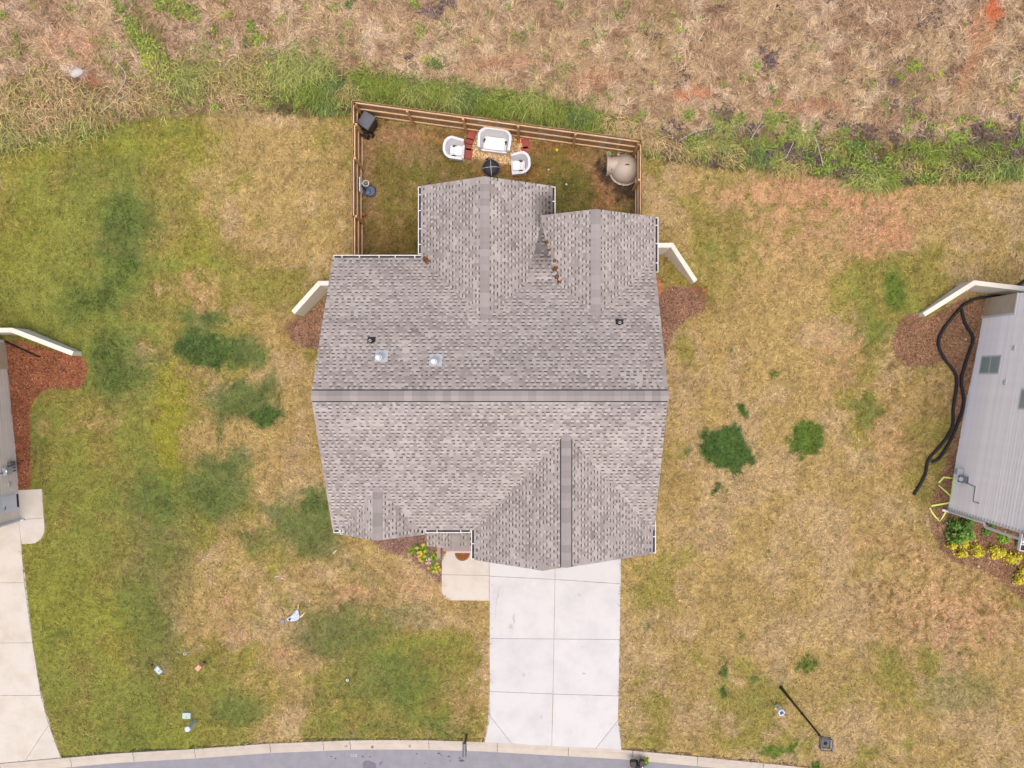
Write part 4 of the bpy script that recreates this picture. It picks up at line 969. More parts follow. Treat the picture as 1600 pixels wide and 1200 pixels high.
gp = G(812, 263); wicker_seat('wicker_armchair', 'white wicker armchair right of the fire pit, facing left', 'armchair', gp, R(-86), .33, .32, .26)
# red pavers
for i, (px, py, a) in enumerate([(737, 211.5, -14), (733.6, 222, -14), (732, 230.5, -12), (731.5, 240.5, -12), (821.5, 225, 8), (820, 235, 8), (818.6, 245, 10)]):
    p = G(px, py); w_ = (.16, .22) if i in (0, 3, 4) else (.15, .14)
    o = MB().box((-w_[0], -w_[1], 0), (w_[0], w_[1], .08)).build('red_paver', 'brickred', bevel=.01); o.location = tuple(p); o.rotation_euler = (0, 0, R(a))
    tag(o, ['red paver nearest the fence at the left edge of the wood chips', 'second red paver from the fence left of the wood chips', 'third red paver from the fence left of the wood chips', 'red paver beside the left white armchair at the end of its strip',
            'red paver nearest the fence at the right edge of the wood chips', 'middle red paver right of the wood chips', 'red paver next to the back of the right white armchair'][i], 'paver', 'red pavers edging the wood chips')
# fire pit with mesh lid
p = G(768, 266); t = thing('fire_pit', 'round black fire pit with domed mesh lid behind the roof edge', 'fire pit', p, R(4), local=True)
MB().lathe([(.14, .16), (.25, .20), (.31, .30), (.33, .34)], 28).build('bowl', 'blackmetal', t, smooth=True)
for k in range(4):
    a = k * 1.571 + .78; MB().tube([(.22 * math.cos(a), .22 * math.sin(a), .24), (.30 * math.cos(a), .30 * math.sin(a), 0)], .014, 6).build('leg', 'blackmetal', t)
lid = MB().lathe([(.33, .345), (.30, .42), (.22, .48), (.10, .515), (.0, .52)], 28, capt=False).build('mesh_lid', 'dark', t, smooth=True)
for a in (0, 90):
    c_, s_ = math.cos(R(a)), math.sin(R(a)); MB().tube([(r_ * c_, r_ * s_, z_) for r_, z_ in ((-.33, .35), (-.30, .428), (-.22, .488), (0, .528), (.22, .488), (.30, .428), (.33, .35))], .012, 6).build('rib', 'galvd', lid)
MB().tube([(.345 * math.cos(a), .345 * math.sin(a), .345) for a in np.linspace(0, 6.283, 29)], .014, 6).build('rim', 'blackmetal', t)
p = G(764, 251); m = MB(); m.c = []
for i in range(16):
    a = random.uniform(-.5, 1.0); x_, y_ = random.uniform(-.12, .16), random.uniform(-.06, .10); l = random.uniform(.08, .16)
    m.tube([(p[0] + x_ - l * math.cos(a) / 2, p[1] + y_ - l * math.sin(a) / 2, p[2] + .02 + .01 * (i % 4)), (p[0] + x_ + l * math.cos(a) / 2, p[1] + y_ + l * math.sin(a) / 2, p[2] + .03 + .01 * (i % 4))], .014, 5, col=(.015, .013, .012) if i % 5 else (.3, .27, .24))
o = m.build('charred_sticks', 'chip'); tag(o, 'small heap of charred sticks beside the fire pit', 'firewood', kind='stuff')
# balls
def ball(px, py, r, mname, name, label, cat='ball', group=None):
    p = G(px, py); m = MB(); n = 8
    prof = [(r * math.sin(math.pi * i / n), r - r * math.cos(math.pi * i / n)) for i in range(n + 1)]; prof[0] = (.001, 0); prof[-1] = (.001, 2 * r)
    o = m.lathe(prof, 14, p).build(name, mname, org=tuple(p), smooth=True)
    return tag(o, label, cat, group)
ball(809.5, 222, .075, 'orange', 'toy_ball', 'bright orange ball on the wood chips right of the loveseat')
ball(870, 235, .075, 'yellow', 'toy_ball', 'yellow ball on the bare grass of the fenced yard')
ball(568.5, 336, .12, 'basket', 'basketball', 'brown basketball lying against the left fence')
ball(857, 265.5, .045, 'hydrant', 'toy_ball', 'small white ball left of the dog house, nearer the rear fence')
ball(885, 288.5, .045, 'hydrant', 'toy_ball', 'small white ball on the grass close to the roof valley')
ball(580.5, 207.5, .045, 'gold', 'toy_ball', 'small pale yellow ball beside the black bin')
# black bin in the corner
p = G(580, 200); t = thing('trash_bin', 'black wheeled bin with grey lid in the upper left fence corner', 'trash bin', p, R(-32), local=True)
b = MB(); b.hexa([(-.22, -.24, .08), (.22, -.24, .08), (.22, .24, .08), (-.22, .24, .08)], [(-.27, -.31, .98), (.27, -.31, .98), (.27, .31, .98), (-.27, .31, .98)]); b.build('body', 'black', t, bevel=.03)
b = MB(); b.hexa([(-.29, -.33, .985), (.29, -.33, .985), (.29, .33, .985), (-.29, .33, .985)], [(-.24, -.28, 1.06), (.24, -.28, 1.06), (.24, .28, 1.06), (-.24, .28, 1.06)]); ld_ = b.build('lid', 'lid', t, bevel=.02)
MB().box((-.17, -.2, 1.062), (.17, .2, 1.075)).build('lid_panel', 'lid', ld_, bevel=.006)
MB().tube([(-.2, -.33, .92), (-.2, -.42, .95), (.2, -.42, .95), (.2, -.33, .92)], .018, 6).build('handle', 'black', t)
for k in (-1, 1): MB().tube([(k * .25, -.25, .1), (k * .31, -.25, .1)], .1, 14, up=(0, 1, 0)).build('wheel', 'rubber', t)
MB().box((-.2, -.52, .05), (.2, -.33, .45)).build('step_bin', 'black', t, bevel=.02)
# toy basketball hoop
p = G(579, 300); t = thing('basketball_hoop', 'toy basketball hoop with blue base and white net by left fence', 'basketball hoop', p, 0, local=True)
MB().prism(rrect(.22, -.20, .22, .09), 0, .14).build('base', 'blueplastic', t, bevel=.03)
MB().tube([(.225 * math.cos(a) * 1.0, .01 + .225 * math.sin(a), .15) for a in np.linspace(0, 6.283, 20)], .016, 6).build('base_rim', 'dark', t)
MB().lathe([(.16, .14), (.15, .2), (.05, .24)], 18, (-.12, -.02, 0)).build('pole_socket', 'blueplastic', t, smooth=True)
MB().tube([(-.15, 0, .2), (-.15, .02, 1.0)], .03, 8).build('pole', 'dark', t)
MB().box((-.21, -.27, .78), (-.17, .32, 1.25)).build('backboard', 'white', t, bevel=.01)
hp = (.0, .13); MB().tube([(hp[0] + .12 * math.cos(a), hp[1] + .12 * math.sin(a), .95) for a in np.linspace(0, 6.283, 20)], .013, 6).build('rim', 'white', t)
n_ = MB()
for k in range(10):
    a = k * .628
    for s_ in (-1, 1): n_.tube([(hp[0] + .12 * math.cos(a), hp[1] + .12 * math.sin(a), .95), (hp[0] + .10 * math.cos(a + s_ * .31), hp[1] + .10 * math.sin(a + s_ * .31), .84), (hp[0] + .075 * math.cos(a), hp[1] + .075 * math.sin(a), .72)], .006, 4)
n_.build('net', 'white', t); MB().tube([(-.17, .13, .95), (-.12, .13, .95)], .02, 6).build('bracket', 'white', t)
# igloo dog house
p = G(976, 266); t = thing('dog_house', 'rounded beige plastic dog house with tunnel door in the fence corner', 'dog house', p, R(0), local=True)
prof = [(.66, 0), (.66, .06), (.60, .08), (.585, .25), (.53, .42), (.42, .58), (.26, .69), (.10, .735), (.002, .74)]
MB().lathe(prof, 36, (0, 0, 0), capt=False).build('dome', 'beige', t, smooth=True)
tn = MB(); n = 14; rows = []
for x_, r_, h_ in ((0.0, .40, .66), (-.45, .37, .60), (-.70, .37, .585), (-.72, .41, .62), (-.78, .41, .62), (-.78, .33, .54), (-.60, .33, .54)):
    rows.append([(x_, .16 + r_ * math.cos(a), h_ * (math.sin(a) ** .8 if math.sin(a) > 0 else 0)) for a in np.linspace(math.pi, 0, n)])
vs = [v for r_ in rows for v in r_]; fs = []
for i in range(len(rows) - 1):
    for j in range(n - 1): fs.append((i * n + j, i * n + j + 1, (i + 1) * n + j + 1, (i + 1) * n + j))
tn.add(vs, fs).build('tunnel', 'beige', t, smooth=True)
MB().prism([(-.76, -.19), (-.76, .52), (-.1, .55), (-.1, -.28)], 0, .05).build('tunnel_base', 'beige', t, bevel=.02)
MB().prism([(-.60, -.12), (-.60, .46), (-.58, .46), (-.58, -.12)], 0.05, .5).build('doorway_shade', 'dark', t)  # dark sheet standing in for the shade inside the tunnel
MB().add([(.02 + .10 * math.cos(a), .0 + .07 * math.sin(a), .742) for a in np.linspace(.2, 2.94, 9)] + [(.02 + .05 * math.cos(a), .02 * math.sin(a), .742) for a in np.linspace(2.94, .2, 9)], [tuple(range(18))]).build('roof_vent', 'black', t)
p = G(951, 241); o = MB().lathe([(.09, 0), (.11, .02), (.10, .09), (.085, .09), (.075, .03), (.002, .028)], 18, p, capt=False).build('food_bowl', 'mint', org=tuple(p), smooth=True); tag(o, 'round mint green pet bowl beside the dog house', 'bowl')
p = G(966, 242.5); t = thing('paper_cup', 'small white cup with red spots above the dog house', 'cup', p, .3, local=True)
MB().lathe([(.045, 0), (.065, .12), (.058, .12), (.04, .02), (.002, .02)], 14, capt=False).build('cup', 'white', t, smooth=True)
for a in (.4, 2.2, 4.4): MB().box((.05 * math.cos(a) - .014, .05 * math.sin(a) - .014, .118), (.05 * math.cos(a) + .014, .05 * math.sin(a) + .014, .124)).build('spot', 'brickred', t)

# ------------------------------------------------------------------ front yard things
# street lamp
p = W(1220, 1074); t = thing('street_lamp', 'tall black street lamp with square lantern at lower right', 'street lamp', p, R(-5), local=True)
zt = 4.62
MB().lathe([(.085, 0), (.085, .06), (.075, .08), (.068, .9), (.06, 1.0), (.05, 2.6), (.058, 2.62), (.058, 2.68), (.045, 2.7), (.038, zt)], 12).build('pole', 'blackmetal', t, smooth=True)
MB().tube([(-.20, .02, zt - .08), (.14, -.04, zt - .08)], .016, 6).build('cross_arm', 'blackmetal', t)
hx, hy = .13, -.17; s_ = .225
ar = MB().tube([(0, 0, zt), (hx * .5, hy * .5, zt + .06), (hx, hy, zt + .05)], .03, 8).build('bracket', 'blackmetal', t)
ho = MB().box((hx - s_ + .01, hy - s_ + .01, zt + .10), (hx + s_ - .01, hy + s_ - .01, zt + .14)).build('lantern_base', 'blackmetal', t)
for a, b, c_, d_ in ((-s_, -s_, s_, -s_ + .035), (-s_, s_ - .035, s_, s_), (-s_, -s_ + .035, -s_ + .035, s_ - .035), (s_ - .035, -s_ + .035, s_, s_ - .035)):
    MB().box((hx + a, hy + b, zt + .32), (hx + c_, hy + d_, zt + .37)).build('lantern_frame', 'lid', ho)
for a in (-1, 1):
    for b in (-1, 1): MB().tube([(hx + a * (s_ - .06), hy + b * (s_ - .06), zt + .05), (hx + a * (s_ - .02), hy + b * (s_ - .02), zt + .33)], .012, 6).build('corner_bar', 'blackmetal', ho)
MB().box((hx - .10, hy - .13, zt + .141), (hx + .13, hy + .10, zt + .20)).build('lamp_tray', 'lid', ho)
MB().lathe([(.07, .16), (.08, .2), (.03, .27)], 14, (hx, hy, zt)).build('lamp_bulb', 'dark', ho, smooth=True)
for k in range(3): MB().box((hx - .03 + k * .06, hy - .10, zt + .161), (hx + .0 + k * .06, hy - .05, zt + .19)).build('reflector', 'chrome', ho)
# hydrant
p = W(1214.5, 1105); t = thing('fire_hydrant', 'small white fire hydrant with blue top on the lawn near the street lamp', 'fire hydrant', p, 0, local=True)
MB().lathe([(.13, 0), (.13, .04), (.10, .05), (.10, .22), (.14, .24), (.14, .5)], 16).build('barrel', 'hydrant', t, smooth=True)
MB().lathe([(.14, .5), (.155, .52), (.155, .56), (.12, .6)], 6).build('bonnet', 'hydrant', t); MB().lathe([(.085, .60), (.07, .66), (.03, .69)], 12).build('bonnet_cap', 'bluemetal', t, smooth=True)
MB().lathe([(.03, .69), (.03, .74)], 5).build('operating_nut', 'hydrant', t)
MB().tube([(-.09, .05, .36), (-.24, .12, .36)], .055, 10).build('nozzle', 'gold', t, smooth=True); MB().tube([(.0, .09, .36), (.0, .19, .36)], .045, 10).build('nozzle', 'gold', t, smooth=True)
# mailbox
t = thing('mailbox', 'dark grey mailbox on a wooden post at the kerb left of driveway', 'mailbox', (-2.68, -15.66, 0), 0, local=True)
MB().box((-.045, -.045, -.1), (.045, .045, 1.02)).build('post', 'bark', t, bevel=.006)
m = MB(); pr = [(-.085, 1.03), (.085, 1.03), (.085, 1.14)] + [(.085 * math.cos(a), 1.14 + .085 * math.sin(a)) for a in np.linspace(.3, 2.84, 8)] + [(-.085, 1.14)]
n = len(pr); m.add([(a, -.36, b) for a, b in pr] + [(a, .18, b) for a, b in pr], [tuple(range(n)), tuple(range(n, 2 * n))[::-1]] + [((i + 1) % n, i, n + i, n + (i + 1) % n) for i in range(n)]); mb = m.build('box', 'steel', t)
MB().box((-.08, -.372, 1.04), (.08, -.361, 1.2)).build('door', 'dark', mb); MB().box((.09, -.12, 1.1), (.098, -.09, 1.26)).build('flag', 'brickred', mb)
MB().box((-.03, -.25, .98), (.03, .15, 1.03)).build('arm', 'bark', t)
# white marker rod and bits
def rod(px, py, h_, r_, mname, name, label, cat):
    p = W(px, py); o = MB().tube([tuple(p), (p[0] + .01, p[1], h_)], r_, 6).build(name, mname, org=tuple(p)); return tag(o, label, cat)
rod(671, 1139, 1.15, .018, 'white', 'marker_rod', 'thin white marker rod standing in the grass by the kerb', 'marker')
def bar(pa, pb, r_, mname, name, label, cat, z=.03):
    a, b = G(*pa, z), G(*pb, z); o = MB().tube([tuple(a), tuple((a + b) / 2), tuple(b)], r_, 6, flat=.5).build(name, mname, org=tuple(a)); return tag(o, label, cat)
bar((520, 865), (526, 859.5), .022, 'galvd', 'metal_strip', 'short silvery strip lying on the grass below the left front gable', 'strip')
bar((429, 901.5), (438.5, 899.5), .018, 'galvd', 'metal_strip', 'thin pale strip lying on the lawn above the crumpled cloth', 'strip')
# small boxes on the left lawn
def lidbox(name, label, px, py, w_, d_, rz, mname, hgt=.05, cat='utility box'):
    p = W(px, py); t = thing(name, label, cat, p, rz, local=True)
    MB().prism(rrect(w_ / 2 + .03, -d_ / 2 - .03, d_ / 2 + .03, .04), -.1, .02).build('rim', 'steel', t); l = MB().prism(rrect(w_ / 2, -d_ / 2, d_ / 2, .04), .022, hgt).build('lid', mname, t, bevel=.008)
    MB().box((-.015, -d_ * .2, hgt), (.015, -d_ * .05, hgt + .006)).build('lid_key', 'dark', l); return t
lidbox('water_meter', 'pale blue rectangular meter lid tilted in the left lawn', 248, 1047, .22, .32, R(42), 'paleblue')
lidbox('utility_box', 'pale green rounded utility lid above the green pedestal', 292.5, 1117.5, .36, .26, 0, 'palegreen', .08)
p = W(303.5, 1128.5); t = thing('cable_pedestal', 'pale green cylindrical cable pedestal near the kerb', 'pedestal', p, 0, local=True)
MB().lathe([(.115, 0), (.115, .62)], 18).build('body', 'palegreen', t, smooth=True); MB().lathe([(.122, .62), (.122, .68), (.10, .70)], 18).build('cap', 'paleblue', t, smooth=True)
p = W(319.5, 1035); t = thing('utility_post', 'small peach coloured box on a black stub post in left lawn', 'utility post', p, R(-42), local=True)
MB().tube([(0, 0, 0), (0, 0, .32)], .05, 8).build('stub', 'black', t); MB().box((-.10, -.13, .28), (.10, .13, .66)).build('box', 'peach', t, bevel=.015); MB().box((-.085, -.115, .66), (.085, .115, .675)).build('box_lid', 'peach', t)
p = W(293, 1018); t = thing('cleanout_pipe', 'small white cleanout pipe with dark opening above the peach box', 'pipe', p, 0, local=True)
MB().lathe([(.06, 0), (.06, .30), (.045, .30), (.045, .12)], 14, capt=False).build('pipe', 'white', t, smooth=True); MB().lathe([(.043, .12), (.04, .15)], 12).build('opening', 'black', t)
p = W(238, 1038.5); o = MB().lathe([(.05, 0), (.05, .05), (.03, .07)], 10, p).build('irrigation_valve', 'black', org=tuple(p)); tag(o, 'tiny black valve cap left of the pale blue lid', 'valve')
p = W(543, 1062); t = thing('sprinkler_head', 'small round white sprinkler head with dark centre in the lawn', 'sprinkler', p, 0, local=True)
MB().lathe([(.065, 0), (.065, .05), (.03, .055)], 14).build('collar', 'white', t, smooth=True); MB().lathe([(.022, .055), (.02, .07)], 10).build('nozzle', 'dark', t)
# crumpled cloth on a stake
p = W(458, 960); t = thing('garden_flag', 'crumpled white and blue cloth flag with bent stakes lying in the lawn', 'flag', p, 0, local=True)
S_ = .0279
def Q(a, b, z): return ((a - 458) * S_, (960 - b) * S_, z)
m = MB(); pts = [Q(463, 951, .06), Q(467, 952, .05), Q(468.5, 960, .12), Q(469.5, 967, .07), Q(460, 970.5, .10), Q(450, 970, .07), Q(447, 966, .05), Q(455, 962, .16), Q(461, 957, .2), Q(459, 965, .10), Q(465, 963, .05)]
m.add(pts, [(0, 10, 8), (0, 1, 2, 10), (2, 3, 10), (3, 4, 9, 10), (4, 5, 9), (5, 6, 7, 9), (7, 8, 10, 9)]); o = m.build('cloth', 'cloth', t, smooth=True)
o.modifiers.new('sub', 'SUBSURF').levels = 2; o.modifiers['sub'].render_levels = 2; so = o.modifiers.new('sol', 'SOLIDIFY'); so.thickness = .006
MB().tube([Q(466, 951, .06), Q(467.2, 947, .10), Q(467, 943, .08)], [.03, .038, .03], 8).build('tip', 'peach', t, smooth=True)
MB().tube([Q(447, 966, .04), Q(441, 953, .02)], .010, 6).build('stake', 'dark', t); MB().tube([Q(446, 965, .04), Q(452, 957, .05), Q(460, 949.5, .02)], .008, 6).build('stake', 'rail', t)
MB().lathe([(.045, 0), (.05, .03), (.02, .05)], 10, Q(454.5, 966, .16)).build('clip', 'dark', t); MB().box((*Q(438, 975, 0)[:2], .0), (*Q(445, 967.5, 0)[:2], .06)).build('foot', 'steel', t)
MB().tube([Q(469, 964, .05), Q(474, 960, .03), Q(477, 957, .02)], [.03, .04, .02], 7, flat=.4).build('streamer', 'rail', t)
# motorcycle at the kerb, cut by the bottom edge
p = W(994, 1189, -.085); t = thing('motorcycle', 'dark motorcycle with two brown saddlebags cut by bottom edge', 'motorcycle', (p[0], p[1] - .25, -.085), R(182), local=True)
for yy in (-.12, 1.15):
    wv = MB().tube([(-.06, yy, .3), (.06, yy, .3)], .3, 24, up=(0, 1, 0)).build('wheel', 'rubber', t); MB().tube([(-.065, yy, .3), (.065, yy, .3)], .18, 20, up=(0, 1, 0)).build('rim', 'chrome', wv)
MB().tube([(0, -.3, .5), (0, .1, .55), (0, .5, .6), (0, .9, .5)], [.09, .14, .16, .07], 10).build('frame', 'dark', t, smooth=True)
MB().tube([(0, -.15, .72), (0, .12, .74), (0, .25, .78)], [.10, .15, .10], 12, flat=.5).build('seat', 'leather', t, smooth=True)
MB().tube([(0, .22, .82), (0, .4, .86), (0, .66, .84), (0, .78, .78)], [.06, .17, .16, .05], 14, flat=.7).build('fuel_tank', 'redpaint', t, smooth=True)
for k, (w_, zz) in ((-1, (.105, .62)), (1, (.13, .64))):
    MB().prism([(k * .19 + a, b - .42) for a, b in rrect(w_, -.12, .14, .06)], .38, zz).build('saddlebag', 'leather', t, bevel=.03)
MB().tube([(-.36, .62, 1.0), (-.2, .78, 1.02), (0, .8, .98), (.2, .78, 1.02), (.36, .62, 1.0)], .016, 8).build('handlebar', 'chrome', t, smooth=True)
MB().lathe([(.06, 0), (.08, .08), (.05, .12)], 14, (0, .92, .86)).build('headlight', 'chrome', t, smooth=True)
MB().box((-.07, -.22, .76), (.1, -.14, .80)).build('grab_rail', 'chrome', t, bevel=.01)
MB().tube([(.2, .75, 1.02), (.3, .72, 1.14)], .01, 6).build('mirror_stem', 'chrome', t); MB().tube([(-.24, -.5, .28), (-.22, .2, .26)], .05, 10).build('exhaust', 'chrome', t, smooth=True)

# ------------------------------------------------------------------ right neighbour's pipes and hose
def crop(pts, ox, oy, k): return [(ox + a / k, oy + b / k) for a, b in pts]
def smooth_path(P_, step):
    P_ = np.array(P_, float); ext = np.vstack([2 * P_[0] - P_[1], P_, 2 * P_[-1] - P_[-2]]); out = []
    for i in range(1, len(ext) - 2):
        p0, p1, p2, p3 = ext[i - 1:i + 3]; n = max(2, int(np.linalg.norm(p2 - p1) / step))
        for k in range(n):
            t = k / n; out.append(.5 * (2 * p1 + (p2 - p0) * t + (2 * p0 - 5 * p1 + 4 * p2 - p3) * t * t + (3 * p1 - p0 - 3 * p2 + p3) * t ** 3))
    out.append(P_[-1]); return out
PA = crop([(800, 40), (714, 92), (650, 140), (580, 172), (480, 182), (420, 205), (370, 250), (300, 340), (275, 410), (300, 480), (355, 555), (367, 610), (350, 740), (345, 830), (300, 910), (225, 1000), (205, 1080), (150, 1178)], 1380, 410, 3.245)
PB = crop([(388, 232), (410, 310), (445, 370), (445, 410), (405, 530), (390, 610), (402, 710), (370, 820), (330, 910), (280, 990), (240, 1012)], 1380, 410, 3.245)
for pts, lab, zz in ((PA, 'long black corrugated drain pipe reaching farther down the lawn by grey house', .075), (PB, 'shorter black corrugated drain pipe branching beside the grey house wall', .09)):
    pp = smooth_path([G(a, b, zz) for a, b in pts], .045)
    z_ = np.array([q[2] for q in pp]); ker = np.ones(15) / 15; z_ = np.convolve(np.pad(z_, 7, mode='edge'), ker, 'valid')
    pp = [(q[0], q[1], zq + .02) for q, zq in zip(pp, z_)]
    o = MB().tube(pp, [.072 if i % 2 else .058 for i in range(len(pp))], 10).build('drain_pipe', 'black', org=tuple(pp[-1])); tag(o, lab, 'pipe', 'black drain pipes')
def ribbon(pts, w_, z, m):
    P_ = [np.array(G(a, b, z + .012 * (i % 3))) for i, (a, b) in enumerate(pts)]; vs = []
    for i in range(len(P_)):
        d = P_[min(i + 1, len(P_) - 1)] - P_[max(i - 1, 0)]; d[2] = 0; d /= np.linalg.norm(d); n = np.array((-d[1], d[0], 0))
        ww = w_ * (.5 if i in (3,) else 1)
        for h_ in (0, .022): vs += [P_[i] - n * ww / 2 + (0, 0, h_), P_[i] + n * ww / 2 + (0, 0, h_)]
    fs = []
    for i in range(len(P_) - 1):
        a = 4 * i; b = a + 4; fs += [(a + 2, b + 2, b + 3, a + 3)[::-1], (a, a + 1, b + 1, b), (a, b, b + 2, a + 2), (a + 1, a + 3, b + 3, b + 1)]
    fs += [(0, 2, 3, 1), (4 * len(P_) - 4, 4 * len(P_) - 3, 4 * len(P_) - 1, 4 * len(P_) - 2)]
    return m.add(vs, fs)
m = MB(); ribbon(crop([(470, 690), (430, 640), (350, 565), (250, 475)], 1440, 710, 10), .055, .05, m); ribbon(crop([(255, 440), (330, 352), (400, 360), (480, 372), (475, 470), (450, 640), (425, 752), (300, 772), (135, 800)], 1440, 710, 10), .075, .06, m); ribbon(crop([(115, 830), (150, 900), (190, 960), (272, 1042), (320, 970), (365, 885)], 1440, 710, 10), .065, .05, m)
gp = G(1478, 775); tag(m.build('flat_hose', 'lime', org=tuple(gp)), 'folded lime yellow flat hose on mulch below the meter', 'hose')
# black hose near the left wing wall
pp = [G(*q, .05) for q in ((8, 533), (25, 541), (45, 550), (58, 556), (63, 557))]; tag(MB().tube(smooth_path(pp, .1), .04, 8).build('drain_hose', 'black', org=tuple(pp[0])), 'short black hose on red mulch under the left wing wall', 'hose')
ball(1508, 530, .05, 'mint', 'valve_cover', 'small green valve cover in the mulch between the black pipes', 'valve'); ball(1527.5, 884, .06, 'mint', 'valve_cover', 'small teal valve cover at the edge of the right mulch bed', 'valve')

# ------------------------------------------------------------------ plants
def leafy(P_, n, spread, size, cols, hgt, up=.35):
    """leaf quads (two triangles folded) through a low dome around local origin."""
    m = MB(); m.c = []; nl = random.randint(5, 8); lob = []
    for k in range(nl):
        a = random.uniform(0, 6.283); q = spread * random.uniform(.15, .85); lob.append((q * math.cos(a), q * math.sin(a), spread * random.uniform(.22, .5), random.uniform(.5, 1.0), random.uniform(.8, 1.2)))
    for i in range(n):
        lx, ly, lr, lh, lt = lob[int(random.random() * nl)]
        a = random.uniform(0, 6.283); t_ = abs(random.gauss(0, .62)); r_ = lr * t_; h_ = hgt * lh * max(.15, 1 - .55 * t_ * t_) * random.uniform(.5, 1.05)
        c = np.array((lx + r_ * math.cos(a), ly + r_ * math.sin(a), max(.02, h_))); ya = a + random.uniform(-1.0, 1.0); ti = random.uniform(-.5, up)
        d = np.array((math.cos(ya) * math.cos(ti), math.sin(ya) * math.cos(ti), math.sin(ti))); s_ = np.array((-math.sin(ya), math.cos(ya), random.uniform(-.3, .3))); l = size * random.uniform(.6, 1.25); w_ = l * random.uniform(.28, .42)
        col = cols[int(random.random() ** 1.3 * len(cols))] * random.uniform(.65, 1.3) * lt
        m.add([c, c + d * l * .5 + s_ * w_, c + d * l, c + d * l * .5 - s_ * w_], [(0, 1, 2), (0, 2, 3)], col)
    return m
def plant(name, label, cat, px, py, spread, n, size, cols, hgt, group=None, loc=None):
    p = G(px, py) if loc is None else loc
    t = thing(name, label, cat, p, random.uniform(0, 6.28), group, local=True)
    leafy(None, n, spread, size, cols, hgt).build('foliage', 'leaf', t)
    m = MB()
    for k in range(5):
        a = k * 1.256 + random.uniform(-.3, .3); m.tube([(0, 0, -.03), (spread * .3 * math.cos(a), spread * .3 * math.sin(a), hgt * .5), (spread * .6 * math.cos(a), spread * .6 * math.sin(a), hgt * .62)], [.014, .01, .005], 5)
    m.build('stems', 'bark', t); return t
YL = [C(214, 196, 40), C(228, 208, 60), C(184, 174, 40), C(150, 150, 40)]; GR = [C(84, 128, 40), C(104, 146, 48), C(64, 104, 36), C(130, 162, 60)]; BG = [C(150, 182, 48), C(120, 160, 40), C(174, 190, 50), C(92, 138, 36)]
plant('green_shrub', 'large bright green leafy shrub below the lime hose at right', 'shrub', 1492, 822, .62, 1500, .13, GR, .8)
for i, (px, py, s_, lab) in enumerate([(1493, 857, .40, 'yellow shrub directly below the large green shrub'), (1521, 859, .36, 'second yellow shrub from the left in the right bed'), (1555, 863, .36, 'yellow shrub in the middle of the right mulch bed'), (1579, 872, .30, 'small yellow shrub just left of the lowest yellow shrub'), (1592, 897, .36, 'lowest yellow shrub of the right bed, cut by picture edge')]):
    plant('yellow_shrub', lab, 'shrub', px, py, s_, 520, .10, YL, .45, 'yellow shrubs in the right bed')
for px, py, s_, lab in [(1514, 812, .26, 'small green shrub touching the right house downspout near its corner'), (1541, 828, .24, 'small green shrub under the bend of the right house downspout'), (1566, 839, .26, 'small yellow green shrub below the white downspout at right'), (1590, 846, .22, 'dark green shrub under the gutter end at right edge')]:
    plant('small_shrub', lab, 'shrub', px, py, s_, 260, .09, BG if 'yellow' in lab else GR, .35, 'small shrubs against the grey house')
# lilies by the porch
def lily(px, py, s_, lab, yellow):
    p = G(px, py); t = thing('lily_plant', lab, 'plant', p, random.uniform(0, 6), 'lilies by the porch', local=True); m = MB(); m.c = []
    for i in range(46):
        a = random.uniform(0, 6.283); l = s_ * random.uniform(.7, 1.2); w_ = .022; d = np.array((math.cos(a), math.sin(a), 0)); n_ = np.array((-d[1], d[0], 0)); el = random.uniform(.4, 1.2); cur = np.array((0, 0, .02)); col = random.choice(BG if random.random() < .75 else GR) * random.uniform(.75, 1.25); vs = []
        for k in range(5):
            ww = w_ * (1 - k / 4.3); vs += [cur - n_ * ww, cur + n_ * ww]; cur = cur + (d * math.cos(el) + np.array((0, 0, math.sin(el)))) * l / 4; el -= .5
        m.add(vs, [(2 * k, 2 * k + 2, 2 * k + 3, 2 * k + 1) for k in range(4)], col)
    m.build('leaves', 'leaf', t)
    if yellow:
        for i in range(yellow):
            f = MB(); f.c = []
            a = random.uniform(0, 6.283); r_ = s_ * random.uniform(.2, .85); c = np.array((r_ * math.cos(a), r_ * math.sin(a), s_ * .62 * (1 - .3 * r_ / s_)))
            for k in range(6):
                b = k * 1.047; f.add([c, c + (.05 * math.cos(b - .35), .05 * math.sin(b - .35), .02), c + (.075 * math.cos(b), .075 * math.sin(b), .01), c + (.05 * math.cos(b + .35), .05 * math.sin(b + .35), .02)], [(0, 1, 2), (0, 2, 3)], random.choice([C(240, 210, 70), C(246, 226, 120), C(236, 196, 50)]))
            f.build('flower', 'leaf', t)
for px, py, s_, lab, ye in [(646, 859, .34, 'leftmost green lily below the front gutter corner', 2), (661, 858, .40, 'yellow flowering lily second from the left by the porch', 9), (664, 872, .34, 'yellow green lily low in the middle of the porch bed', 6), (678, 870, .36, 'green lily beside the porch curb under the pink pinwheel', 3), (679, 888, .34, 'lowest lily with pale flowers next to the front walk', 7)]: lily(px, py, s_, lab, ye)
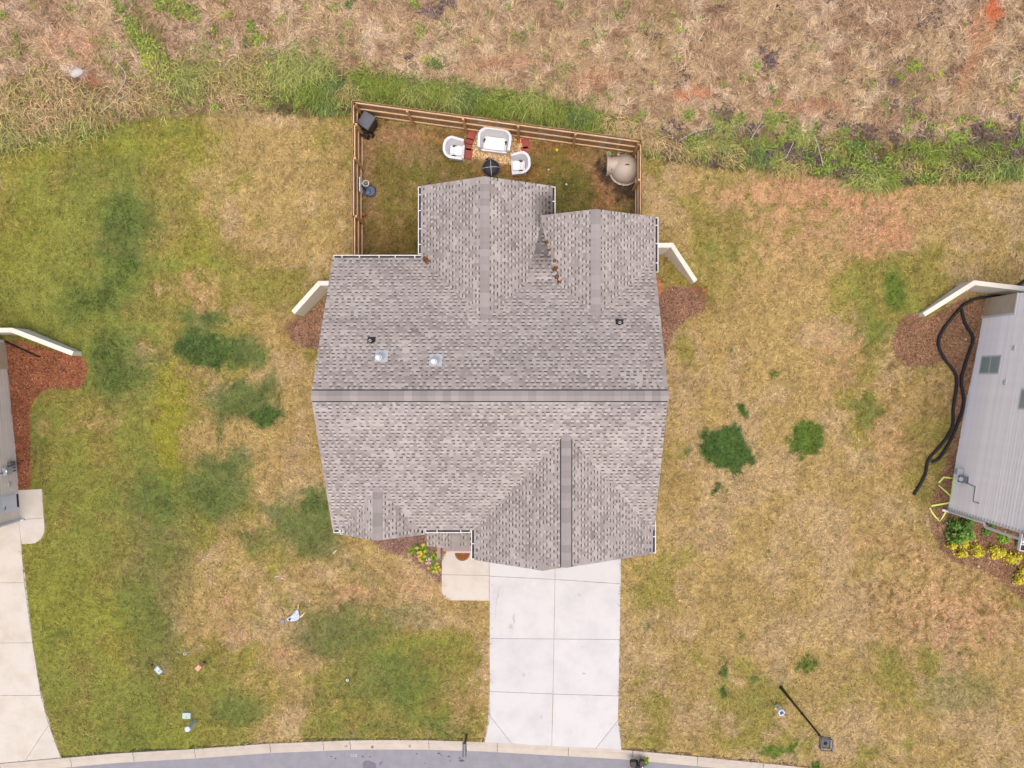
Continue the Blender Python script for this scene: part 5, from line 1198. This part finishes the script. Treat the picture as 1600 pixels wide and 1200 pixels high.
# pinwheel on a rod
p = G(674, 868); t = thing('garden_pinwheel', 'small pink pinwheel on a grey rod among the lilies', 'pinwheel', p, 0, local=True)
MB().tube([(0, 0, 0), (0, -.02, 1.0)], .012, 6).build('rod', 'steel', t)
for k in range(4):
    a = k * 1.571 + .6; MB().add([(0, -.02, 1.02), (.16 * math.cos(a), -.02 + .16 * math.sin(a), 1.04), (.12 * math.cos(a + .7), -.02 + .12 * math.sin(a + .7), 1.0)], [(0, 1, 2)]).build('vane', 'pink', t)
p = G(671.5, 871); t = thing('solar_light', 'small white solar stake light among the lilies', 'light', p, 0, local=True); MB().tube([(0, 0, 0), (0, 0, .22)], .012, 6).build('stake', 'steel', t); MB().lathe([(.045, .22), (.045, .26), (.02, .28)], 12).build('cap', 'white', t)
plant('kerb_weed', 'bright green weed at the kerb beside the motorcycle', 'weed', 0, 0, .16, 70, .11, BG, .25, loc=W(1007, 1186, -.07))

# ------------------------------------------------------------------ tall grass and weeds at the edge of the field
def clump_pts(lst):
    out = []
    for px, py, n_, s_, yaw, g in lst: out.append((px, py, n_, s_, yaw, g))
    return out
rs = np.random.default_rng(21); P_ = []; YW = []; LN = []; CLs = []
GCOL = [C(166, 170, 96), C(136, 150, 66), C(122, 140, 80), C(186, 168, 108), C(206, 178, 128)]
def tall(px, py, n_, s_, yaw, gi, spr=.35):
    c = G(px, py)
    x = c[0] + rs.normal(0, spr, n_); y = c[1] + rs.normal(0, spr * .7, n_); P_.append(np.stack([x, y, hz(x, y) + .02], 1)); YW.append(yaw + rs.normal(0, .75, n_)); LN.append(rs.uniform(.4, 1.0, n_) * s_)
    CLs.append(GCOL[gi][None] * rs.normal(1.1, .42, (n_, 1)).clip(.35, 2.1) * (1 + rs.normal(0, .06, (n_, 3))))
dn = -math.pi / 2
for px, py, s_, gi in [(455, 95, .9, 0), (470, 115, .9, 0), (500, 105, 1.0, 0), (490, 140, .9, 1), (520, 130, .8, 2), (445, 120, .8, 0), (570, 120, .7, 1), (590, 135, .8, 1), (620, 130, .8, 1), (650, 140, .9, 0), (680, 140, .9, 1), (705, 150, .9, 0), (730, 150, .8, 2), (755, 160, .8, 1), (780, 165, .8, 1), (800, 160, .8, 1), (830, 155, .9, 0), (840, 170, .8, 1), (870, 170, .8, 1), (900, 180, .8, 2), (930, 190, .7, 1), (960, 195, .7, 4), (985, 205, .7, 4), (600, 155, .6, 1), (640, 165, .5, 1), (510, 160, .6, 2), (545, 140, .7, 3)]:
    tall(px, py, 330, s_, dn + .2 * math.sin(px), gi)
for px, py, s_, gi in [(20, 190, .8, 3), (60, 180, .8, 4), (110, 160, .9, 4), (150, 175, .8, 3), (200, 150, .8, 4), (240, 155, .7, 3), (290, 130, .8, 0), (330, 120, .8, 3), (360, 150, .6, 4), (30, 140, .8, 3), (80, 130, .8, 4), (5, 215, .7, 0), (380, 110, .7, 3), (250, 110, .7, 3), (310, 110, .7, 0), (400, 130, .7, 3), (130, 200, .5, 0), (70, 215, .4, 0)]:
    tall(px, py, 300, s_, -.9 + .3 * math.sin(px), gi, .5)
for px, py, s_, gi in [(1010, 215, .7, 4), (1040, 225, .7, 4), (1065, 235, .6, 3), (1100, 230, .6, 3), (1135, 195, .7, 0), (1125, 225, .7, 0), (1180, 240, .7, 2), (1140, 245, .6, 3), (1260, 220, .6, 0), (1340, 275, .7, 0), (1360, 280, .8, 0), (1385, 280, .7, 1), (1430, 230, .7, 1), (1460, 240, .7, 1), (1500, 235, .7, 1), (1545, 265, .8, 0), (1575, 260, .8, 2), (1595, 255, .8, 0), (1550, 235, .6, 1), (1250, 255, .6, 3), (1300, 225, .5, 3), (1480, 265, .6, 3), (1420, 260, .6, 3), (1225, 260, .5, 3)]:
    tall(px, py, 240, s_, dn + .7 * math.sin(px * 3), gi, .32)
x, y, z, px, py = scatter(9000, -24, 22, 8.5, 17.5)
k = is_field(px, py, x, y); x, y, z, px, py = [a[k] for a in (x, y, z, px, py)]; n = len(x)
P_.append(np.stack([x, y, z + .02], 1)); YW.append(fbm(x / .7, y / .7, 111) * 20); LN.append(rs.uniform(.25, .6, n)); CLs.append(field_colour(px, py, x, y) * rs.normal(1.1, .3, (n, 1)).clip(.5, 1.8))
P_ = np.concatenate(P_); YW = np.concatenate(YW); LN = np.concatenate(LN); CLs = np.concatenate(CLs).clip(.01, .9); n = len(P_)
co, tr, cc = blades(P_, YW, LN, rs.uniform(.018, .042, n), rs.uniform(.6, 1.3, n), CLs, segs=4, droop=1.7)
np_mesh('tall_grass', co, tr, cc, 'grass', label='tall arching green and straw grass along the back of the fence', cat='tall grass')
# low weedy ground cover
x, y, z, px, py = scatter(150000, -24, 22, 8.0, 17.6); d = np.interp(px, FX, FY) - py
cn = fbm(x / .55, y / .55, 131, 3); kd = fbm(x / 1.1, y / 1.1, 137, 3)
band = np.where(px > 1005, (1 - sstep(70, 100, d)) * .8, np.where(px > 440, (1 - sstep(40, 80, d)) * .55, .16 * (1 - sstep(90, 200, d))))
dia = 1 - sstep(8, 26, np.abs((px - 190) * .84 - (py - 10) * .54)); band = np.maximum(band, dia * (py < 130) * .9); band = np.maximum(band, .9 * (1 - sstep(20, 45, np.hypot(px - 280, (py - 12) * 1.4)))); band = np.maximum(band, .05)
k = (d > 0) & (cn > .66 - .30 * band) & (rng.random(len(x)) < .25 + band)
x, y, z, px, py, kd = [a[k] for a in (x, y, z, px, py, kd)]; n = len(x); pal = np.array([C(140, 160, 60), C(112, 138, 54), C(170, 178, 66), C(116, 92, 88), C(94, 76, 70)])
pick_ = np.where((kd > .56) & (px > 1000), 3 + (rng.random(n) < .5), np.where(px < 420, rng.integers(0, 3, n), rng.integers(0, 2, n) + (rng.random(n) < .15)))
co, tr, cc = blades(np.stack([x, y, z + rng.uniform(.04, .22, n)], 1), rng.uniform(0, 6.3, n), rng.uniform(.07, .17, n), rng.uniform(.035, .08, n), rng.uniform(-.3, .5, n), (pal[pick_.astype(int)] * rng.normal(1, .3, (n, 1)).clip(.45, 1.8)))
np_mesh('ground_cover', co, tr, cc, 'leaf', label='low green and purple brown weeds mixed through the field edge', cat='weeds')
# leafy weeds: a few shared bushes, every one its own thing
KINDS = [('bright green leafy weed', [C(150, 172, 58), C(126, 152, 50), C(168, 180, 66), C(104, 132, 46)], .30), ('deep green leafy weed', [C(92, 124, 52), C(108, 140, 58), C(78, 108, 46)], .32),
         ('yellow green weed', [C(184, 188, 62), C(160, 174, 58), C(196, 194, 84)], .22), ('dull purple brown dead weed', [C(112, 90, 92), C(134, 110, 108), C(92, 76, 74), C(150, 126, 116)], .24)]
protos = [[leafy(None, 150, .40, .10 if k < 3 else .12, cols, hgt) for _ in range(3)] for k, (nm, cols, hgt) in enumerate(KINDS)]
ORD = ['first', 'second', 'third', 'fourth', 'fifth', 'sixth', 'seventh', 'eighth', 'ninth', 'tenth', 'eleventh', 'twelfth', 'thirteenth', 'fourteenth', 'fifteenth', 'sixteenth']
def zone(px, py):
    if px < 330 and py < 130: return 'in the dry grass at upper left'
    if px < 450: return 'above the left lawn edge'
    if px < 560: return 'left of the fence corner'
    if px < 760: return 'above the left half of the fence'
    if px < 1005: return 'above the right half of the fence'
    if px < 1250: return 'just right of the fenced yard' if py > 160 else 'in the field above the right fence corner'
    if py < 180: return 'in the dry field at upper right'
    if px < 1400: return 'at the lawn edge right of the twigs'
    return 'at the lawn edge by the right border' if py > 215 else 'along the right weed strip top'
first = {}
def weeds(lst):
    grp = {}
    for w_ in lst: grp.setdefault((w_[2], zone(w_[0], w_[1])), []).append(w_)
    for (k, zn), ws in grp.items():
        ws.sort()
        for i, (px, py, _, s_) in enumerate(ws):
            lab = KINDS[k][0] + (', ' + ('leftmost' if i == 0 else 'rightmost' if i == len(ws) - 1 and i > 1 else ORD[i] + ' from left') if len(ws) > 1 else '') + ' ' + zn
            p = G(px, py); v = (int(px) + int(py)) % 3
            if (k, v) not in first:
                t = thing('leafy_weed', lab, 'weed', p, 0, KINDS[k][0] + 's in the field', local=True); protos[k][v].build('foliage', 'leaf', t)
                MB().tube([(0, 0, -.02), (.02, .01, .2)], .012, 5).build('stem', 'bark', t); first[(k, v)] = t
            else: t = dup(first[(k, v)], p, random.uniform(0, 6.28), lab, s_)
            t.scale = (s_ * random.uniform(.8, 1.3), s_ * random.uniform(.7, 1.1), s_)
weeds([(188, 8, 0, 1), (205, 40, 0, .9), (212, 55, 0, .9), (225, 70, 0, 1), (235, 88, 2, 1), (243, 102, 2, 1), (252, 117, 0, .9), (285, 118, 0, .9), (270, 5, 0, 1), (290, 20, 0, .9), (305, 25, 0, .8), (250, 5, 0, .9), (315, 48, 2, .6), (350, 22, 2, .6), (362, 22, 2, .5), (395, 45, 0, .9), (400, 62, 0, .9), (388, 68, 1, .6), (338, 170, 0, .8), (312, 162, 0, .7), (5, 25, 0, .5), (50, 105, 2, .5), (45, 118, 2, .5), (52, 10, 2, .4), (480, 10, 0, .5), (477, 27, 0, .4), (550, 8, 1, .6), (645, 10, 0, .9), (655, 50, 0, .8), (652, 58, 0, .6), (700, 40, 0, .5), (678, 100, 1, .9), (668, 92, 2, .8), (672, 108, 1, .6), (495, 160, 1, 1), (480, 155, 1, .8), (505, 168, 1, .8), (420, 165, 0, .6), (415, 140, 1, .6), (580, 130, 0, .6), (615, 145, 0, .7), (590, 138, 2, .5), (950, 150, 0, .5), (885, 122, 2, .4), (838, 125, 2, .5), (940, 185, 0, .6), (990, 187, 0, .7), (1055, 188, 2, .5), (1030, 222, 1, .8), (1040, 215, 1, .6), (1185, 102, 0, .5), (1200, 110, 0, .4), (1130, 133, 0, .5), (1172, 125, 0, .4), (1056, 48, 2, .5), (1000, 50, 2, .4), (1195, 222, 0, .7), (1170, 225, 1, .7), (1205, 195, 0, .8), (1215, 185, 0, .8),
                      (1430, 100, 0, .8), (1422, 105, 0, .8), (1405, 120, 0, .6), (1470, 115, 2, .5), (1450, 122, 2, .5), (1350, 110, 2, .4), (1425, 150, 0, .5), (1445, 155, 0, .5), (1308, 215, 0, .8), (1302, 232, 0, .8), (1320, 225, 0, .7), (1335, 230, 1, .9), (1325, 200, 0, .7), (1345, 195, 2, .6), (1262, 252, 1, 1), (1255, 240, 1, .7), (1420, 188, 0, .7), (1440, 188, 0, .9), (1455, 200, 0, .8), (1415, 205, 0, .7), (1490, 215, 0, 1), (1505, 222, 0, .9), (1480, 200, 2, .7), (1500, 190, 0, .8), (1520, 185, 0, .7), (1540, 195, 0, .9), (1555, 205, 0, .7), (1595, 205, 0, .9), (1590, 220, 1, .8), (1560, 225, 1, .8), (1530, 245, 0, .8), (1500, 240, 0, .8), (1450, 250, 0, .8), (1460, 260, 0, .7), (1405, 255, 0, .8), (1390, 245, 0, .6), (1430, 225, 0, .7), (1425, 175, 2, .4), (1350, 175, 2, .4), (1300, 175, 2, .5), (1205, 140, 1, .5), (1225, 210, 2, .5), (1240, 225, 0, .5),
                      (1195, 100, 3, .9), (1205, 88, 3, .8), (1190, 80, 3, .6), (1355, 245, 3, .9), (1365, 250, 3, .8), (1420, 262, 3, .9), (1480, 262, 3, .9), (1395, 165, 3, .7), (1430, 165, 3, .6), (1525, 195, 3, .7), (1585, 240, 3, .9), (1585, 185, 3, .8), (1225, 240, 3, .8), (1240, 250, 3, .8), (1110, 205, 3, .9), (1130, 210, 3, .9), (1150, 210, 3, .8), (1090, 215, 3, .7), (700, 10, 3, .8), (680, 15, 3, .9), (665, 20, 3, .8), (745, 165, 3, .8), (735, 172, 3, .7), (640, 85, 3, .6), (1395, 125, 3, .6), (1160, 200, 3, .7)])
# bare fallen branches
for i, (a, b, c_) in enumerate([((185, 98), (201, 122), (187, 152)), ((160, 180), (186, 160), (205, 150)), ((1060, 222), (1085, 208), (1110, 203)), ((1170, 222), (1180, 205), (1192, 188)), ((1270, 215), (1278, 240), (1283, 262)), ((1225, 250), (1232, 236), (1237, 225))]):
    pp = [G(*q, .22) for q in (a, b, c_)]; o = MB().tube(smooth_path(pp, .2), .014, 5).build('dead_branch', 'stone', org=tuple(pp[0]))
    tag(o, ['forked bare twig in the dry grass at upper left', 'bare twig lying at the lawn edge in the upper left', 'pale dry stalk right of the upper right fence corner', 'pale dry stalk slanting right of the fence corner weeds', 'pale dry stalk crossing a green weed at the right field edge', 'short dark stalk at the lower right field edge'][i], 'twig')
p = G(121, 115); t = thing('pale_rock', 'pale flat rock in the dry grass at upper left', 'rock', p, .4, local=True)
m = MB(); m.lathe([(.22, 0), (.26, .06), (.2, .13), (.08, .17)], 9, sx=1.2, sy=.7); m.build('rock_face', 'stone', t, bevel=.02)
